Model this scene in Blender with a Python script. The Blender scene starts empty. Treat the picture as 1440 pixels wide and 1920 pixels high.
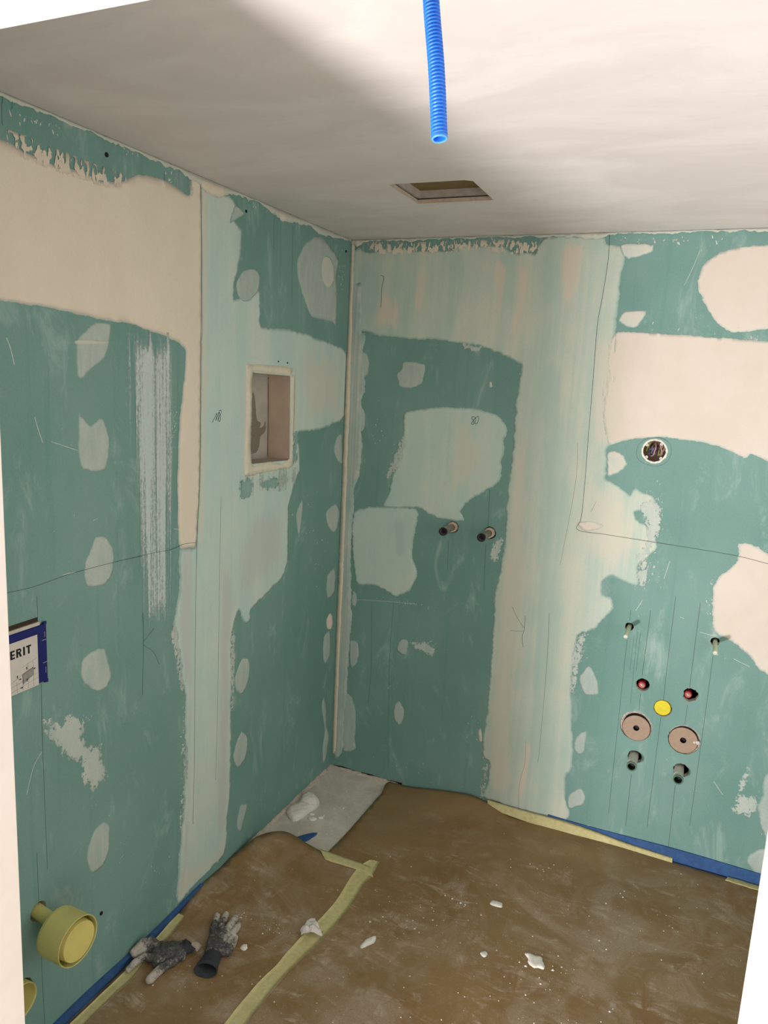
import bpy, bmesh, math, random
import numpy as np
from mathutils import Vector, Matrix
from mathutils.geometry import delaunay_2d_cdt

scene = bpy.context.scene
COL = scene.collection

# ------------------------------------------------------------------ camera
cam_data = bpy.data.cameras.new('camera')
cam = bpy.data.objects.new('camera', cam_data)
COL.objects.link(cam)
cam_data.sensor_fit = 'VERTICAL'
cam_data.sensor_height = 36.0
cam_data.lens = 1391.9 / 1920.0 * 36.0
cam_data.clip_start = 0.02
RX = Vector((0.913119, 0.404629, 0.049887))
RY = Vector((0.117007, -0.142878, -0.982800))
RZ = Vector((-0.390542, 0.903250, -0.177809))
M = Matrix(((RX.x, -RY.x, -RZ.x, 1.5121), (RX.y, -RY.y, -RZ.y, -2.9940), (RX.z, -RY.z, -RZ.z, 1.8749), (0, 0, 0, 1)))
cam.matrix_world = M
scene.camera = cam

# ------------------------------------------------------------------ world, lamps, exposure
world = bpy.data.worlds.new('world')
scene.world = world
world.use_nodes = True
bg = world.node_tree.nodes['Background']
bg.inputs[0].default_value = (1.0, 0.96, 0.91, 1)
bg.inputs[1].default_value = 2.2

def area_light(name, loc, target, size, watts, color):
    d = bpy.data.lights.new(name, 'AREA')
    d.shape = 'DISK'
    d.size = size
    d.energy = watts
    d.color = color
    o = bpy.data.objects.new(name, d)
    COL.objects.link(o)
    o.location = loc
    o.rotation_euler = (Vector(target) - Vector(loc)).to_track_quat('-Z', 'Y').to_euler()
    return o
# the site work lamp standing on the floor outside the door, left of the camera
area_light('work_lamp', (0.53, -3.55, 0.27), (1.35, -1.4, 1.75), 0.24, 106, (1.0, 0.95, 0.95))

vs = scene.view_settings
vs.view_transform = 'Standard'
vs.look = 'None'
vs.gamma = 1.0
vs.use_curve_mapping = False
vs.exposure = 0.0
scene.cycles.transparent_max_bounces = 14

# ------------------------------------------------------------------ metric data (metres): wall u, height z
PATCH=[
('L','pale',0,2.2,[(-1.0326,2.4383),(-0.969,2.4413),(-0.8756,2.4247),(-0.8516,2.412),(-0.8178,2.3876),(-0.8536,2.3702),(-0.8533,2.3553),(-0.8103,2.3385),(-0.8095,2.3097),(-0.8172,2.252),(-0.8459,2.1775),(-0.8533,2.1044),(-0.8011,2.119),(-0.7015,2.1612),(-0.6925,2.1003),(-0.6797,2.0333),(-0.5009,2.0379),(-0.3371,2.0278),(-0.1538,2.0035),(-0.001,1.9712),(-0.001,1.6973),(-0.1024,1.6676),(-0.2214,1.6448),(-0.3983,1.6396),(-0.3893,1.5575),(-0.3769,1.4912),(-0.4164,1.4406),(-0.435,1.3993),(-0.4612,1.3484),(-0.4597,1.239),(-0.4581,1.128),(-0.4957,1.0583),(-0.6083,1.0263),(-0.6889,0.9979),(-0.7173,0.9887),(-0.7125,0.9516),(-0.7406,0.9428),(-0.769,0.9635),(-0.7975,1.0106),(-0.8167,0.9752),(-0.8383,0.9061),(-0.8287,0.779),(-0.8321,0.633),(-0.8321,0.483),(-0.8321,0.33),(-0.8435,0.2253),(-0.8513,0.1065),(-0.8674,0.0553),(-1.0131,0.0422),(-1.1404,0.0326),(-1.132,0.1827),(-1.1181,0.2969),(-1.1042,0.4105),(-1.0961,0.546),(-1.1021,0.6469),(-1.0998,0.8),(-1.1192,0.8453),(-1.1247,0.9034),(-1.1462,1.0026),(-1.1566,1.0511),(-1.1331,1.1793),(-1.128,1.302),(-1.0499,1.2977),(-1.035,1.5164),(-1.0287,2.0247)]),
('L','cream',1,1.2,[(-1.9414,2.356),(-1.7378,2.3495),(-1.7102,2.3508),(-1.6679,2.34),(-1.6231,2.3394),(-1.5762,2.3363),(-1.5097,2.3412),(-1.4388,2.3386),(-1.3918,2.3435),(-1.3424,2.3663),(-1.2972,2.3871),(-1.2152,2.3977),(-1.1463,2.3928),(-1.093,2.3814),(-1.0783,2.4165),(-1.0809,2.4459),(-1.0301,2.447),(-1.0231,2.2663),(-1.0207,2.0255),(-1.0235,1.758),(-1.0239,1.5153),(-1.0341,1.41),(-1.0443,1.2966),(-1.0881,1.296),(-1.1254,1.3015),(-1.1359,1.3557),(-1.1361,1.611),(-1.1261,1.743),(-1.1111,1.8247),(-1.0986,1.9192),(-1.1265,1.945),(-1.1896,1.9644),(-1.2518,1.9721),(-1.3276,1.9868),(-1.4087,1.987),(-1.52,1.9947),(-1.6203,2.0041),(-1.6972,2.0022),(-1.7545,2.002),(-1.9647,1.9966)]),
('L','spatter',2,0.3,[(-1.7229,2.3748),(-1.6808,2.3773),(-1.6217,2.3761),(-1.5588,2.3736),(-1.5088,2.3725),(-1.438,2.3723),(-1.3718,2.3763),(-1.3465,2.3585),(-1.392,2.3315),(-1.4392,2.3229),(-1.5102,2.3235),(-1.5767,2.3217),(-1.6237,2.3239),(-1.6686,2.3237),(-1.7109,2.3372)]),
('L','greyf',1,1.5,[(-1.1227,1.2939),(-1.0553,1.2879),(-1.0522,0.83),(-1.0559,0.5264),(-1.0662,0.2975),(-1.0887,0.1132),(-1.1347,0.0391),(-1.1263,0.1791),(-1.1124,0.2936),(-1.0985,0.4074),(-1.0933,0.5446),(-1.0965,0.6444),(-1.0971,0.799),(-1.1165,0.8442),(-1.122,0.9025),(-1.1435,1.0018),(-1.1514,1.0496),(-1.1305,1.1786)]),
('L','greyf',1,1.5,[(-0.9123,1.2602),(-0.8231,1.1042),(-0.8173,1.0018),(-0.8416,0.9071),(-0.8355,0.7814),(-0.8355,0.6344),(-0.839,0.4862),(-0.839,0.3336),(-0.8504,0.2291),(-0.8692,0.1507),(-0.9226,0.1712),(-0.9229,0.394),(-0.9188,0.73),(-0.9154,1.0877)]),
('L','creamf',2,2,[(-1.1432,0.0324),(-1.132,0.1414),(-1.0831,0.1684),(-1.0291,0.1259),(-0.9508,0.1071),(-0.9022,0.1259),(-0.8623,0.1467),(-0.8191,0.0574),(-0.884,0.0431),(-1.0131,0.0422)]),
('L','creamf',1,1,[(-1.0274,2.4288),(-0.9904,2.4299),(-0.9901,2.1919),(-0.9887,1.8604),(-0.9968,1.601),(-0.9994,1.3322),(-1.0332,1.3018),(-1.0295,1.5158),(-1.0234,2.0252)]),
('L','skim',2,2,[(-1.165,2.4347),(-1.0735,2.447),(-1.068,2.3841),(-1.1224,2.3955),(-1.1557,2.3978)]),
('L','rim',2,1.2,[(-0.7752,1.8841),(-0.7658,1.8973),(-0.6431,1.8998),(-0.4457,1.8946),(-0.4406,1.8743),(-0.4682,1.8655),(-0.6419,1.8692),(-0.7318,1.8688),(-0.7348,1.7543),(-0.7315,1.5471),(-0.6289,1.5425),(-0.4591,1.5413),(-0.4721,1.8634),(-0.4403,1.8702),(-0.4331,1.6666),(-0.4329,1.5135),(-0.5522,1.5031),(-0.6989,1.501),(-0.7707,1.5042),(-0.7764,1.5852),(-0.7714,1.7548)]),
('L','skim',2,2,[(-0.7708,1.508),(-0.6274,1.5061),(-0.441,1.5099),(-0.389,1.4792),(-0.3994,1.4388),(-0.4487,1.4226),(-0.5484,1.4194),(-0.6611,1.4369),(-0.7817,1.4221),(-0.8048,1.4192),(-0.8132,1.4931)]),
('L','creamf',1,2,[(-0.8419,1.882),(-0.7725,1.9025),(-0.5711,1.918),(-0.4131,1.8956),(-0.4082,1.6656),(-0.4135,1.5377),(-0.3898,1.4924),(-0.4506,1.4594),(-0.6257,1.4633),(-0.7669,1.4883),(-0.8323,1.4857),(-0.8793,1.4721),(-0.8833,1.5191),(-0.8404,1.5562),(-0.8371,1.6823)]),
('L','greyf',1,2,[(-0.7292,1.3657),(-0.5461,1.3707),(-0.4713,1.3065),(-0.4753,1.1426),(-0.5328,1.0779),(-0.6834,1.0493),(-0.788,1.0346),(-0.8231,1.1042),(-0.8265,1.2437)]),
('L','creamf',1,2,[(-0.419,1.9977),(-0.2459,1.9872),(-0.0511,1.9574),(-0.0296,1.7099),(-0.1766,1.6793),(-0.3361,1.6736),(-0.4095,1.8336)]),
('L','grey',1,1.0,[(-1.4661,1.9794),(-1.4128,1.9797),(-1.4196,1.9343),(-1.4361,1.8885),(-1.484,1.8588),(-1.5212,1.8318),(-1.5351,1.8438),(-1.5345,1.9204),(-1.5215,1.944)]),
('L','grey',1,1.0,[(-1.5308,1.7481),(-1.5169,1.7297),(-1.4917,1.7106),(-1.461,1.7281),(-1.4419,1.7203),(-1.4271,1.676),(-1.4261,1.6318),(-1.441,1.5887),(-1.4799,1.5864),(-1.5226,1.5962),(-1.5345,1.6255),(-1.5368,1.6678)]),
('L','grey',1,1.0,[(-1.4806,1.4063),(-1.4413,1.3963),(-1.4177,1.358),(-1.4142,1.3261),(-1.4297,1.2747),(-1.4604,1.2617),(-1.513,1.2728),(-1.5256,1.2969),(-1.5206,1.3407),(-1.4967,1.3807)]),
('L','grey',1,1.0,[(-1.5085,1.0819),(-1.4688,1.0784),(-1.4547,1.0722),(-1.4392,1.0217),(-1.4296,0.9806),(-1.4553,0.954),(-1.4859,0.9559),(-1.521,0.9821),(-1.5449,1.0225),(-1.5418,1.065)]),
('L','grey',1,1.0,[(-1.4711,0.5375),(-1.4501,0.5184),(-1.4518,0.4397),(-1.4743,0.4003),(-1.5226,0.3996),(-1.5397,0.4505),(-1.5345,0.4903),(-1.5068,0.5339)]),
('L','grey',1,1.0,[(-0.7647,0.8114),(-0.7217,0.7882),(-0.7128,0.7332),(-0.733,0.6907),(-0.7678,0.6672),(-0.8031,0.6958),(-0.8144,0.7424),(-0.7983,0.7786)]),
('L','grey',1,1.0,[(-0.7635,0.5131),(-0.7267,0.479),(-0.7213,0.4205),(-0.7421,0.3854),(-0.7881,0.3743),(-0.8173,0.4325),(-0.8044,0.4702)]),
('L','grey',1,1.0,[(-0.7586,0.2011),(-0.7141,0.1813),(-0.7348,0.1301),(-0.7555,0.084),(-0.7852,0.1175),(-0.7793,0.1668)]),
('L','grey',1,1.0,[(-0.3193,2.4066),(-0.2409,2.4128),(-0.1098,2.3513),(-0.1279,2.2778),(-0.1121,2.2041),(-0.1066,2.0796),(-0.1368,2.0925),(-0.2081,2.0971),(-0.3201,2.0976),(-0.3877,2.1621),(-0.4408,2.2349),(-0.448,2.2923),(-0.3997,2.3586)]),
('L','grey',1,1.0,[(-0.8035,2.2059),(-0.7303,2.2236),(-0.6995,2.1993),(-0.7079,2.1531),(-0.753,2.1173),(-0.8008,2.1067),(-0.8324,2.1258),(-0.8395,2.1629)]),
('L','grey',1,1.0,[(-0.0619,1.605),(-0.0161,1.6146),(-0.001,1.4854),(-0.0425,1.4966),(-0.0877,1.5476)]),
('L','grey',1,1.0,[(-0.1225,1.2895),(-0.0471,1.3033),(-0.012,1.2614),(-0.0271,1.1892),(-0.0626,1.1753),(-0.1168,1.2162),(-0.1407,1.2681)]),
('L','grey',1,1.0,[(-0.0486,1.0028),(-0.0252,0.9748),(-0.0285,0.8861),(-0.0902,0.8711),(-0.1092,0.9187),(-0.1037,0.98)]),
('L','grey',1,1.0,[(-0.0618,0.7068),(-0.0476,0.5924),(-0.092,0.555),(-0.1162,0.6023),(-0.1178,0.6929)]),
('L','grey',1,1.0,[(-0.0955,0.3928),(-0.0657,0.3462),(-0.0517,0.2319),(-0.0249,0.1652),(-0.0442,0.0632),(-0.0755,0.0506),(-0.0873,0.1386),(-0.0716,0.2134),(-0.1133,0.3521)]),
('L','greydry',1,3.0,[(-1.6773,0.9461),(-1.6431,0.9346),(-1.6224,0.9151),(-1.5983,0.9311),(-1.5707,0.9228),(-1.5432,0.8842),(-1.5352,0.8243),(-1.5061,0.7979),(-1.4757,0.7889),(-1.4705,0.7445),(-1.4533,0.668),(-1.4787,0.6639),(-1.5038,0.6516),(-1.5389,0.6917),(-1.5574,0.7291),(-1.5524,0.7674),(-1.5842,0.7909),(-1.6114,0.8118),(-1.6455,0.8668),(-1.6752,0.9107)]),
('L','cream',2,0.6,[(-1.5324,1.9312),(-1.4293,1.9337),(-1.4314,1.9266),(-1.5328,1.9192)]),
('L','cream',2,0.8,[(-0.0686,0.7939),(-0.0407,0.7732),(-0.032,0.7317),(-0.0516,0.7115),(-0.0896,0.728),(-0.098,0.7715)]),
('L','creamf0',2,0.6,[(-0.2403,2.3452),(-0.1904,2.3491),(-0.1503,2.3173),(-0.146,2.2646),(-0.1719,2.2335),(-0.2085,2.2246),(-0.2469,2.2511),(-0.2595,2.301)]),
('L','grey',2,0.8,[(-0.3519,1.3624),(-0.3488,1.3104),(-0.3688,1.2052),(-0.4005,1.3068)]),
('L','chalk',1,1.5,[(-1.3572,1.9556),(-1.3024,1.9683),(-1.1584,1.9697),(-1.1338,1.8567),(-1.1335,1.5773),(-1.141,1.3566),(-1.1618,1.0975),(-1.2226,1.0759),(-1.3131,1.0923),(-1.3296,1.2269),(-1.3469,1.5492),(-1.3602,1.7773)]),
('L','grey',1,1,[(-0.8826,2.3445),(-0.8545,2.4048),(-0.8089,2.3979),(-0.7993,2.3881),(-0.8295,2.3684)]),
('L','skim',1,2,[(-1.2013,0.0852),(-1.1461,0.1506),(-1.1292,0.1809),(-1.129,0.0351),(-1.1601,0.0359)]),
('R','palegrey',0,2.2,[(0.0159,2.4013),(0.082,2.3979),(0.2052,2.4106),(0.326,2.3996),(0.4658,2.3969),(0.4755,2.4216),(0.577,2.4152),(0.6651,2.4092),(0.7212,2.3819),(0.7735,2.3909),(0.8059,2.3803),(0.817,2.4197),(0.8522,2.4424),(1.0131,2.442),(1.0584,2.4388),(1.0686,2.4138),(1.1204,2.3974),(1.1419,2.3552),(1.1363,2.3171),(1.1336,2.2498),(1.1367,2.182),(1.1344,2.0899),(1.1619,1.9359),(1.1825,1.7347),(1.1883,1.6777),(1.1507,1.6539),(1.1462,1.639),(1.1574,1.5878),(1.1532,1.5287),(1.2054,1.5109),(1.2493,1.4715),(1.2656,1.5046),(1.2861,1.4964),(1.3308,1.4805),(1.3494,1.4515),(1.3318,1.4349),(1.2715,1.411),(1.2885,1.3815),(1.3306,1.3552),(1.3621,1.3172),(1.3704,1.2761),(1.343,1.2404),(1.3112,1.2036),(1.323,1.1299),(1.2959,1.1212),(1.2222,1.1466),(1.1838,1.1186),(1.1892,1.0642),(1.2249,1.0591),(1.2354,1.0166),(1.2002,0.9545),(1.1725,0.9156),(1.1214,0.8946),(1.1035,0.8568),(1.1036,0.7412),(1.1079,0.6249),(1.1166,0.5321),(1.1341,0.3926),(1.1409,0.2973),(1.117,0.2417),(1.1281,0.1459),(1.1352,0.0456),(0.7807,0.049),(0.7862,0.1361),(0.7838,0.2304),(0.7584,0.2441),(0.7493,0.2672),(0.7465,0.3681),(0.7551,0.4456),(0.7551,0.5699),(0.7552,0.6925),(0.7538,0.8611),(0.7497,1.0027),(0.7603,1.0747),(0.7699,1.1573),(0.7707,1.2607),(0.7702,1.3513),(0.7675,1.4409),(0.7737,1.5304),(0.7758,1.6403),(0.7771,1.7056),(0.7722,1.7914),(0.7791,1.8664),(0.785,1.9259),(0.7851,1.9511),(0.7442,1.9706),(0.6757,1.9999),(0.607,2.019),(0.491,2.0372),(0.3486,2.0422),(0.1758,2.0513),(0.0732,2.067),(0.0425,2.0595)]),
('R','pinkcream',1,1.2,[(1.1037,2.0237),(1.1385,2.088),(1.2232,2.0899),(1.3731,2.0836),(1.5172,2.0758),(1.6556,2.0682),(1.853,2.0592),(1.9233,1.5457),(1.7092,1.6465),(1.6817,1.6594),(1.6545,1.6686),(1.6317,1.655),(1.6019,1.668),(1.5462,1.6867),(1.4533,1.7028),(1.3407,1.706),(1.2553,1.6952),(1.1883,1.6777),(1.1495,1.6663),(1.1189,1.7713),(1.1068,1.9335)]),
('R','creamf',1,3,[(1.0786,1.5594),(1.1647,1.5151),(1.2395,1.4704),(1.2667,1.4943),(1.3383,1.4647),(1.2789,1.4161),(1.2885,1.3815),(1.3613,1.3066),(1.36,1.2641),(1.3073,1.203),(1.3165,1.1354),(1.2218,1.151),(1.1364,1.1775),(1.0617,1.2988),(1.0599,1.4291)]),
('R','creamf',1,3,[(0.7776,1.6186),(0.8172,1.7514),(0.8498,1.6246),(0.8732,1.2741),(0.8769,1.0468),(0.8739,0.8124),(0.8768,0.4993),(0.8956,0.1287),(0.7892,0.0982),(0.7579,0.3457),(0.757,0.6685),(0.7543,1.0035),(0.7752,1.2613),(0.7728,1.486)]),
('R','tealf',1,3,[(0.8563,1.9227),(0.9592,1.9477),(1.0207,1.511),(1.0187,1.0698),(1.0172,0.7231),(0.9813,0.2287),(0.9576,0.0958),(0.9277,0.5842),(0.9101,1.0522),(0.8826,1.4971)]),
('R','pinkf',2,3,[(0.9312,0.3523),(0.9708,0.3502),(0.9534,0.1453),(0.9261,0.0481),(0.9142,0.1341),(0.9269,0.2639)]),
('R','pinkf',2,3,[(0.153,2.2396),(0.2414,2.207),(0.271,2.1197),(0.2501,2.0575),(0.1748,2.0692),(0.0975,2.0945)]),
('R','pinkf',2,3,[(0.3103,2.3469),(0.3508,2.2719),(0.3409,2.1642),(0.3042,2.1747),(0.3067,2.2505)]),
('R','pinkf',2,3,[(0.6377,2.3426),(0.6874,2.3481),(0.6996,2.2502),(0.6834,2.1261),(0.6596,2.0628),(0.6592,2.2089)]),
('R','pinkf',2,3,[(0.7361,2.3313),(0.7837,2.3207),(0.7927,2.24),(0.7771,2.1481),(0.7474,2.0649),(0.7222,2.106),(0.7436,2.1888)]),
('R','pinkf',2,3,[(0.8954,2.4179),(0.9969,2.4058),(0.9819,2.2499),(0.9423,2.1301),(0.8968,2.2898)]),
('R','tealf',2,3,[(0.4772,2.3967),(0.5113,2.396),(0.5233,2.2921),(0.5065,2.1446),(0.491,2.0372),(0.4734,2.1228),(0.4898,2.2503)]),
('R','tealf',2,3,[(0.0291,2.3395),(0.1079,2.3822),(0.1649,2.2506),(0.1367,2.0728),(0.0724,2.0828),(0.0355,2.206)]),
('R','pale2',1,1.6,[(0.2869,1.7278),(0.367,1.7511),(0.4626,1.766),(0.5567,1.7673),(0.6375,1.7658),(0.6956,1.7477),(0.7387,1.7137),(0.7461,1.6772),(0.735,1.648),(0.7439,1.5938),(0.7331,1.5597),(0.7348,1.4821),(0.6966,1.4445),(0.6194,1.3908),(0.5906,1.3646),(0.5718,1.3277),(0.5877,1.3065),(0.589,1.2881),(0.5194,1.2864),(0.4755,1.2857),(0.42,1.3049),(0.369,1.3226),(0.2165,1.3048),(0.231,1.3714),(0.2476,1.4447),(0.2745,1.5532),(0.2898,1.6359)]),
('R','creamf',2,3,[(0.5155,1.6868),(0.5839,1.7138),(0.6512,1.5858),(0.626,1.4598),(0.5361,1.393),(0.5138,1.2974),(0.4888,1.3061),(0.493,1.3883),(0.5043,1.5047)]),
('R','tealf',2,2,[(0.4914,1.7611),(0.5055,1.7619),(0.5139,1.5739),(0.5027,1.4586),(0.488,1.3178),(0.4735,1.316),(0.4884,1.5261)]),
('R','greydry',1,3,[(0.2894,1.6428),(0.3054,1.6255),(0.3039,1.5674),(0.2709,1.4825),(0.2303,1.4311),(0.2136,1.4532),(0.2429,1.527)]),
('R','pale2',1,1.6,[(0.0698,1.268),(0.1379,1.3005),(0.2292,1.3111),(0.3694,1.3155),(0.3773,1.2689),(0.371,1.2082),(0.3643,1.1107),(0.3856,1.053),(0.3929,1.0175),(0.3663,0.9518),(0.2938,0.905),(0.2505,0.9253),(0.1832,0.9395),(0.1023,0.9316),(0.0862,0.9824),(0.0672,1.0933),(0.0626,1.1927)]),
('R','tealf',2,2,[(0.259,1.2421),(0.322,1.262),(0.3364,1.1067),(0.2937,1.0883),(0.2722,1.1465)]),
('R','grey',2,1.0,[(0.2739,1.9468),(0.367,1.9414),(0.372,1.9017),(0.3603,1.8565),(0.3126,1.8361),(0.2628,1.8404),(0.2399,1.8914),(0.2634,1.915)]),
('R','grey',2,1.0,[(1.1623,0.7581),(1.1912,0.725),(1.207,0.6937),(1.2119,0.6438),(1.1681,0.6315),(1.1441,0.6566),(1.1313,0.7005)]),
('R','grey',2,1.0,[(1.1586,0.4589),(1.1831,0.477),(1.1864,0.4421),(1.1814,0.3808),(1.1611,0.3634),(1.1396,0.3819),(1.1394,0.4301)]),
('R','grey',2,1.0,[(1.151,0.1897),(1.1861,0.217),(1.2072,0.1814),(1.2037,0.1484),(1.1831,0.1324),(1.1403,0.1122),(1.1358,0.1605)]),
('R','grey',2,1.0,[(0.3338,0.7129),(0.3625,0.7134),(0.3718,0.6898),(0.359,0.6414),(0.319,0.6487),(0.3192,0.6922)]),
('R','grey',2,1.0,[(0.3407,0.4122),(0.3666,0.3789),(0.3671,0.3264),(0.3475,0.2951),(0.3187,0.3279),(0.3206,0.3891)]),
('R','grey',2,1.0,[(0.0512,1.9867),(0.0932,1.9766),(0.1107,1.9362),(0.1079,1.8902),(0.0829,1.8707),(0.0565,1.8787),(0.046,1.9337)]),
('R','grey',2,1.0,[(0.0549,1.7481),(0.0839,1.7451),(0.1043,1.7042),(0.1016,1.6523),(0.0792,1.627),(0.0515,1.6534),(0.0466,1.7004)]),
('R','grey',2,1.0,[(0.0765,0.8967),(0.0961,0.8897),(0.1031,0.8575),(0.0963,0.8281),(0.0769,0.8299)]),
('R','grey',2,1.0,[(0.0742,0.6496),(0.1158,0.6525),(0.1262,0.61),(0.1153,0.5471),(0.0829,0.5218)]),
('R','grey',2,1.0,[(0.0667,0.3841),(0.101,0.3757),(0.1206,0.3208),(0.1285,0.214),(0.1219,0.1739),(0.1331,0.119),(0.0655,0.093),(0.0572,0.2785)]),
('R','greydry',1,2,[(0.3813,0.7043),(0.4573,0.7242),(0.4968,0.7019),(0.4921,0.6583),(0.435,0.672),(0.3957,0.6818)]),
('R','greydry',1,2,[(0.5261,2.0317),(0.6066,2.0233),(0.619,2.0088),(0.5862,1.9928),(0.5395,2.0063)]),
('R','greydry',1,2.5,[(0.7239,1.2131),(0.7626,1.2482),(0.7626,1.1909),(0.7452,1.119),(0.7149,1.1494)]),
('R','pinkcream',1,1.2,[(1.4046,2.2496),(1.4053,2.3051),(1.4241,2.3416),(1.4644,2.3701),(1.5309,2.3886),(1.6142,2.3939),(1.8069,2.3964),(1.8433,2.13),(1.6503,2.1102),(1.5837,2.0996),(1.5408,2.0968),(1.5042,2.111),(1.4745,2.1384),(1.4425,2.1846)]),
('R','creamf0',1,1.0,[(1.1494,2.1529),(1.1672,2.1667),(1.2336,2.1694),(1.2325,2.1443),(1.2114,2.111),(1.1831,2.1066),(1.1423,2.1274)]),
('R','creamf0',1,1.5,[(1.1236,2.403),(1.1608,2.4116),(1.2364,2.4042),(1.2336,2.3781),(1.1941,2.3638),(1.1572,2.3549),(1.1329,2.3686)]),
('R','creamf0',1,1.5,[(1.1532,1.6292),(1.182,1.642),(1.2136,1.6241),(1.2306,1.5946),(1.2095,1.5677),(1.1914,1.5492),(1.1622,1.5401)]),
('R','pinkcream',1,1.6,[(1.6515,1.3358),(1.7045,1.3391),(1.7521,1.3097),(1.97,1.2042),(2.0306,0.7613),(1.8096,0.8577),(1.7708,0.8811),(1.7291,0.9253),(1.6795,0.9578),(1.6307,0.9801),(1.6015,1.0065),(1.5874,1.141),(1.5958,1.1945),(1.6489,1.2541),(1.6564,1.296)]),
('R','greydry',1,2.5,[(1.7846,0.4775),(1.7982,0.4724),(1.7904,0.3855),(1.7714,0.3575),(1.817,0.3662),(1.8427,0.367),(1.8424,0.3109),(1.8194,0.2723),(1.7813,0.2766),(1.7576,0.2854),(1.7624,0.3549),(1.7689,0.4242)]),
('R','grey',1,2,[(1.8587,0.4714),(1.852,0.3809),(1.8397,0.3326),(1.8581,0.2593),(1.8845,0.211),(1.8829,0.1651),(1.8374,0.1272),(1.8361,0.0922),(1.8665,0.0446),(1.9122,0.0511),(2.1286,0.0452),(2.0682,0.4866)]),
('R','streak',1,2.0,[(0.0015,2.4455),(0.0233,2.4056),(0.0323,2.273),(0.0584,2.2618),(0.0678,2.0714),(0.0837,2.0627),(0.0881,2.0265),(0.0769,1.9921),(0.0915,1.8549),(0.0964,1.8088),(0.0828,1.7685),(0.0875,1.6205),(0.0924,1.5733),(0.091,1.4412),(0.0741,1.4032),(0.0631,1.3532),(0.0645,1.2673),(0.0606,1.1175),(0.0638,0.9917),(0.074,0.8912),(0.0806,0.7502),(0.0756,0.6183),(0.072,0.3907),(0.0628,0.2799),(0.0651,0.1013),(0.0113,0.0676),(0.0062,0.7235),(0.0054,1.3099),(0.0015,2.0242)]),
('R','bead',2,0.8,[(0.0015,2.4456),(0.0138,2.4452),(0.0179,2.2507),(0.0207,2.0247),(0.0254,1.699),(0.0251,1.5317),(0.0275,1.3616),(0.0279,1.113),(0.0283,0.8578),(0.0264,0.6483),(0.0268,0.3805),(0.0272,0.1053),(0.0094,0.0783),(0.0069,0.376),(0.0056,0.6707),(0.004,1.3097),(0.0015,2.0471)]),
('R','pinkcream',3,0.8,[(1.0639,1.3428),(1.119,1.3562),(1.1634,1.3445),(1.1428,1.3246),(1.1024,1.3129),(1.0809,1.3188)]),
('R','cream',2,0.6,[(0.7225,0.3621),(0.7361,0.3756),(0.7451,0.3221),(0.7336,0.3116)]),
('R','cream',2,0.5,[(0.6562,1.8775),(0.665,1.88),(0.671,1.861),(0.6599,1.8582)]),
('R','creamf',3,3,[(1.0511,2.0521),(1.1272,2.0838),(1.198,2.056),(1.209,1.858),(1.216,1.6963),(1.171,1.6515),(1.1131,1.6257),(1.0585,1.7673)]),
('R','spatter',2,0.5,[(0.0797,2.4436),(0.2524,2.433),(0.4172,2.4354),(0.5755,2.4356),(0.7911,2.4302),(0.8155,2.3901),(0.7109,2.376),(0.5782,2.3988),(0.4664,2.3886),(0.3031,2.3874),(0.1075,2.3909)]),
('R','greydry',2,2,[(1.1024,0.8681),(1.1424,0.8985),(1.1342,0.8054),(1.127,0.6996),(1.1165,0.6269),(1.1015,0.6471),(1.0972,0.7631)]),
('R','greydry',2,2,[(0.7876,0.2136),(0.78,0.1215),(0.771,0.0462),(0.7529,0.0565),(0.7588,0.1414),(0.7579,0.2183)]),
('R','greydry',2,2.5,[(1.2927,1.4345),(1.351,1.4724),(1.3767,1.4132),(1.3724,1.3291),(1.3531,1.2737),(1.3073,1.203),(1.297,1.2444),(1.3351,1.3136)]),
('R','greydry',2,2.5,[(1.3062,1.2136),(1.343,1.2404),(1.3509,1.1667),(1.3371,1.1105),(1.3171,1.129)]),
('L','greydry',2,2,[(-1.1566,1.0691),(-1.1302,0.9976),(-1.1054,0.8212),(-1.1191,0.8075),(-1.1461,0.9109),(-1.1722,1.0288)]),
('L','greydry',2,2,[(-1.1077,0.6494),(-1.0849,0.5603),(-1.0956,0.4058),(-1.1124,0.2936),(-1.1294,0.3137),(-1.1128,0.4551),(-1.1186,0.5765)]),
('L','greydry',2,2,[(-0.8392,0.9471),(-0.812,0.9184),(-0.8152,0.7741),(-0.8185,0.6274),(-0.8389,0.6358),(-0.8464,0.8266)]),
('L','wipe',2,2,[(-0.8064,1.4829),(-0.7604,1.4954),(-0.7188,1.4734),(-0.7312,1.4294),(-0.7917,1.4214)]),
('L','wipe',2,2,[(-0.6768,1.4748),(-0.5816,1.4791),(-0.5422,1.4543),(-0.5683,1.4342),(-0.6467,1.4393)]),
('L','wipe',2,2,[(-0.4478,1.6356),(-0.4067,1.64),(-0.409,1.533),(-0.4417,1.5228)]),
]
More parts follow.
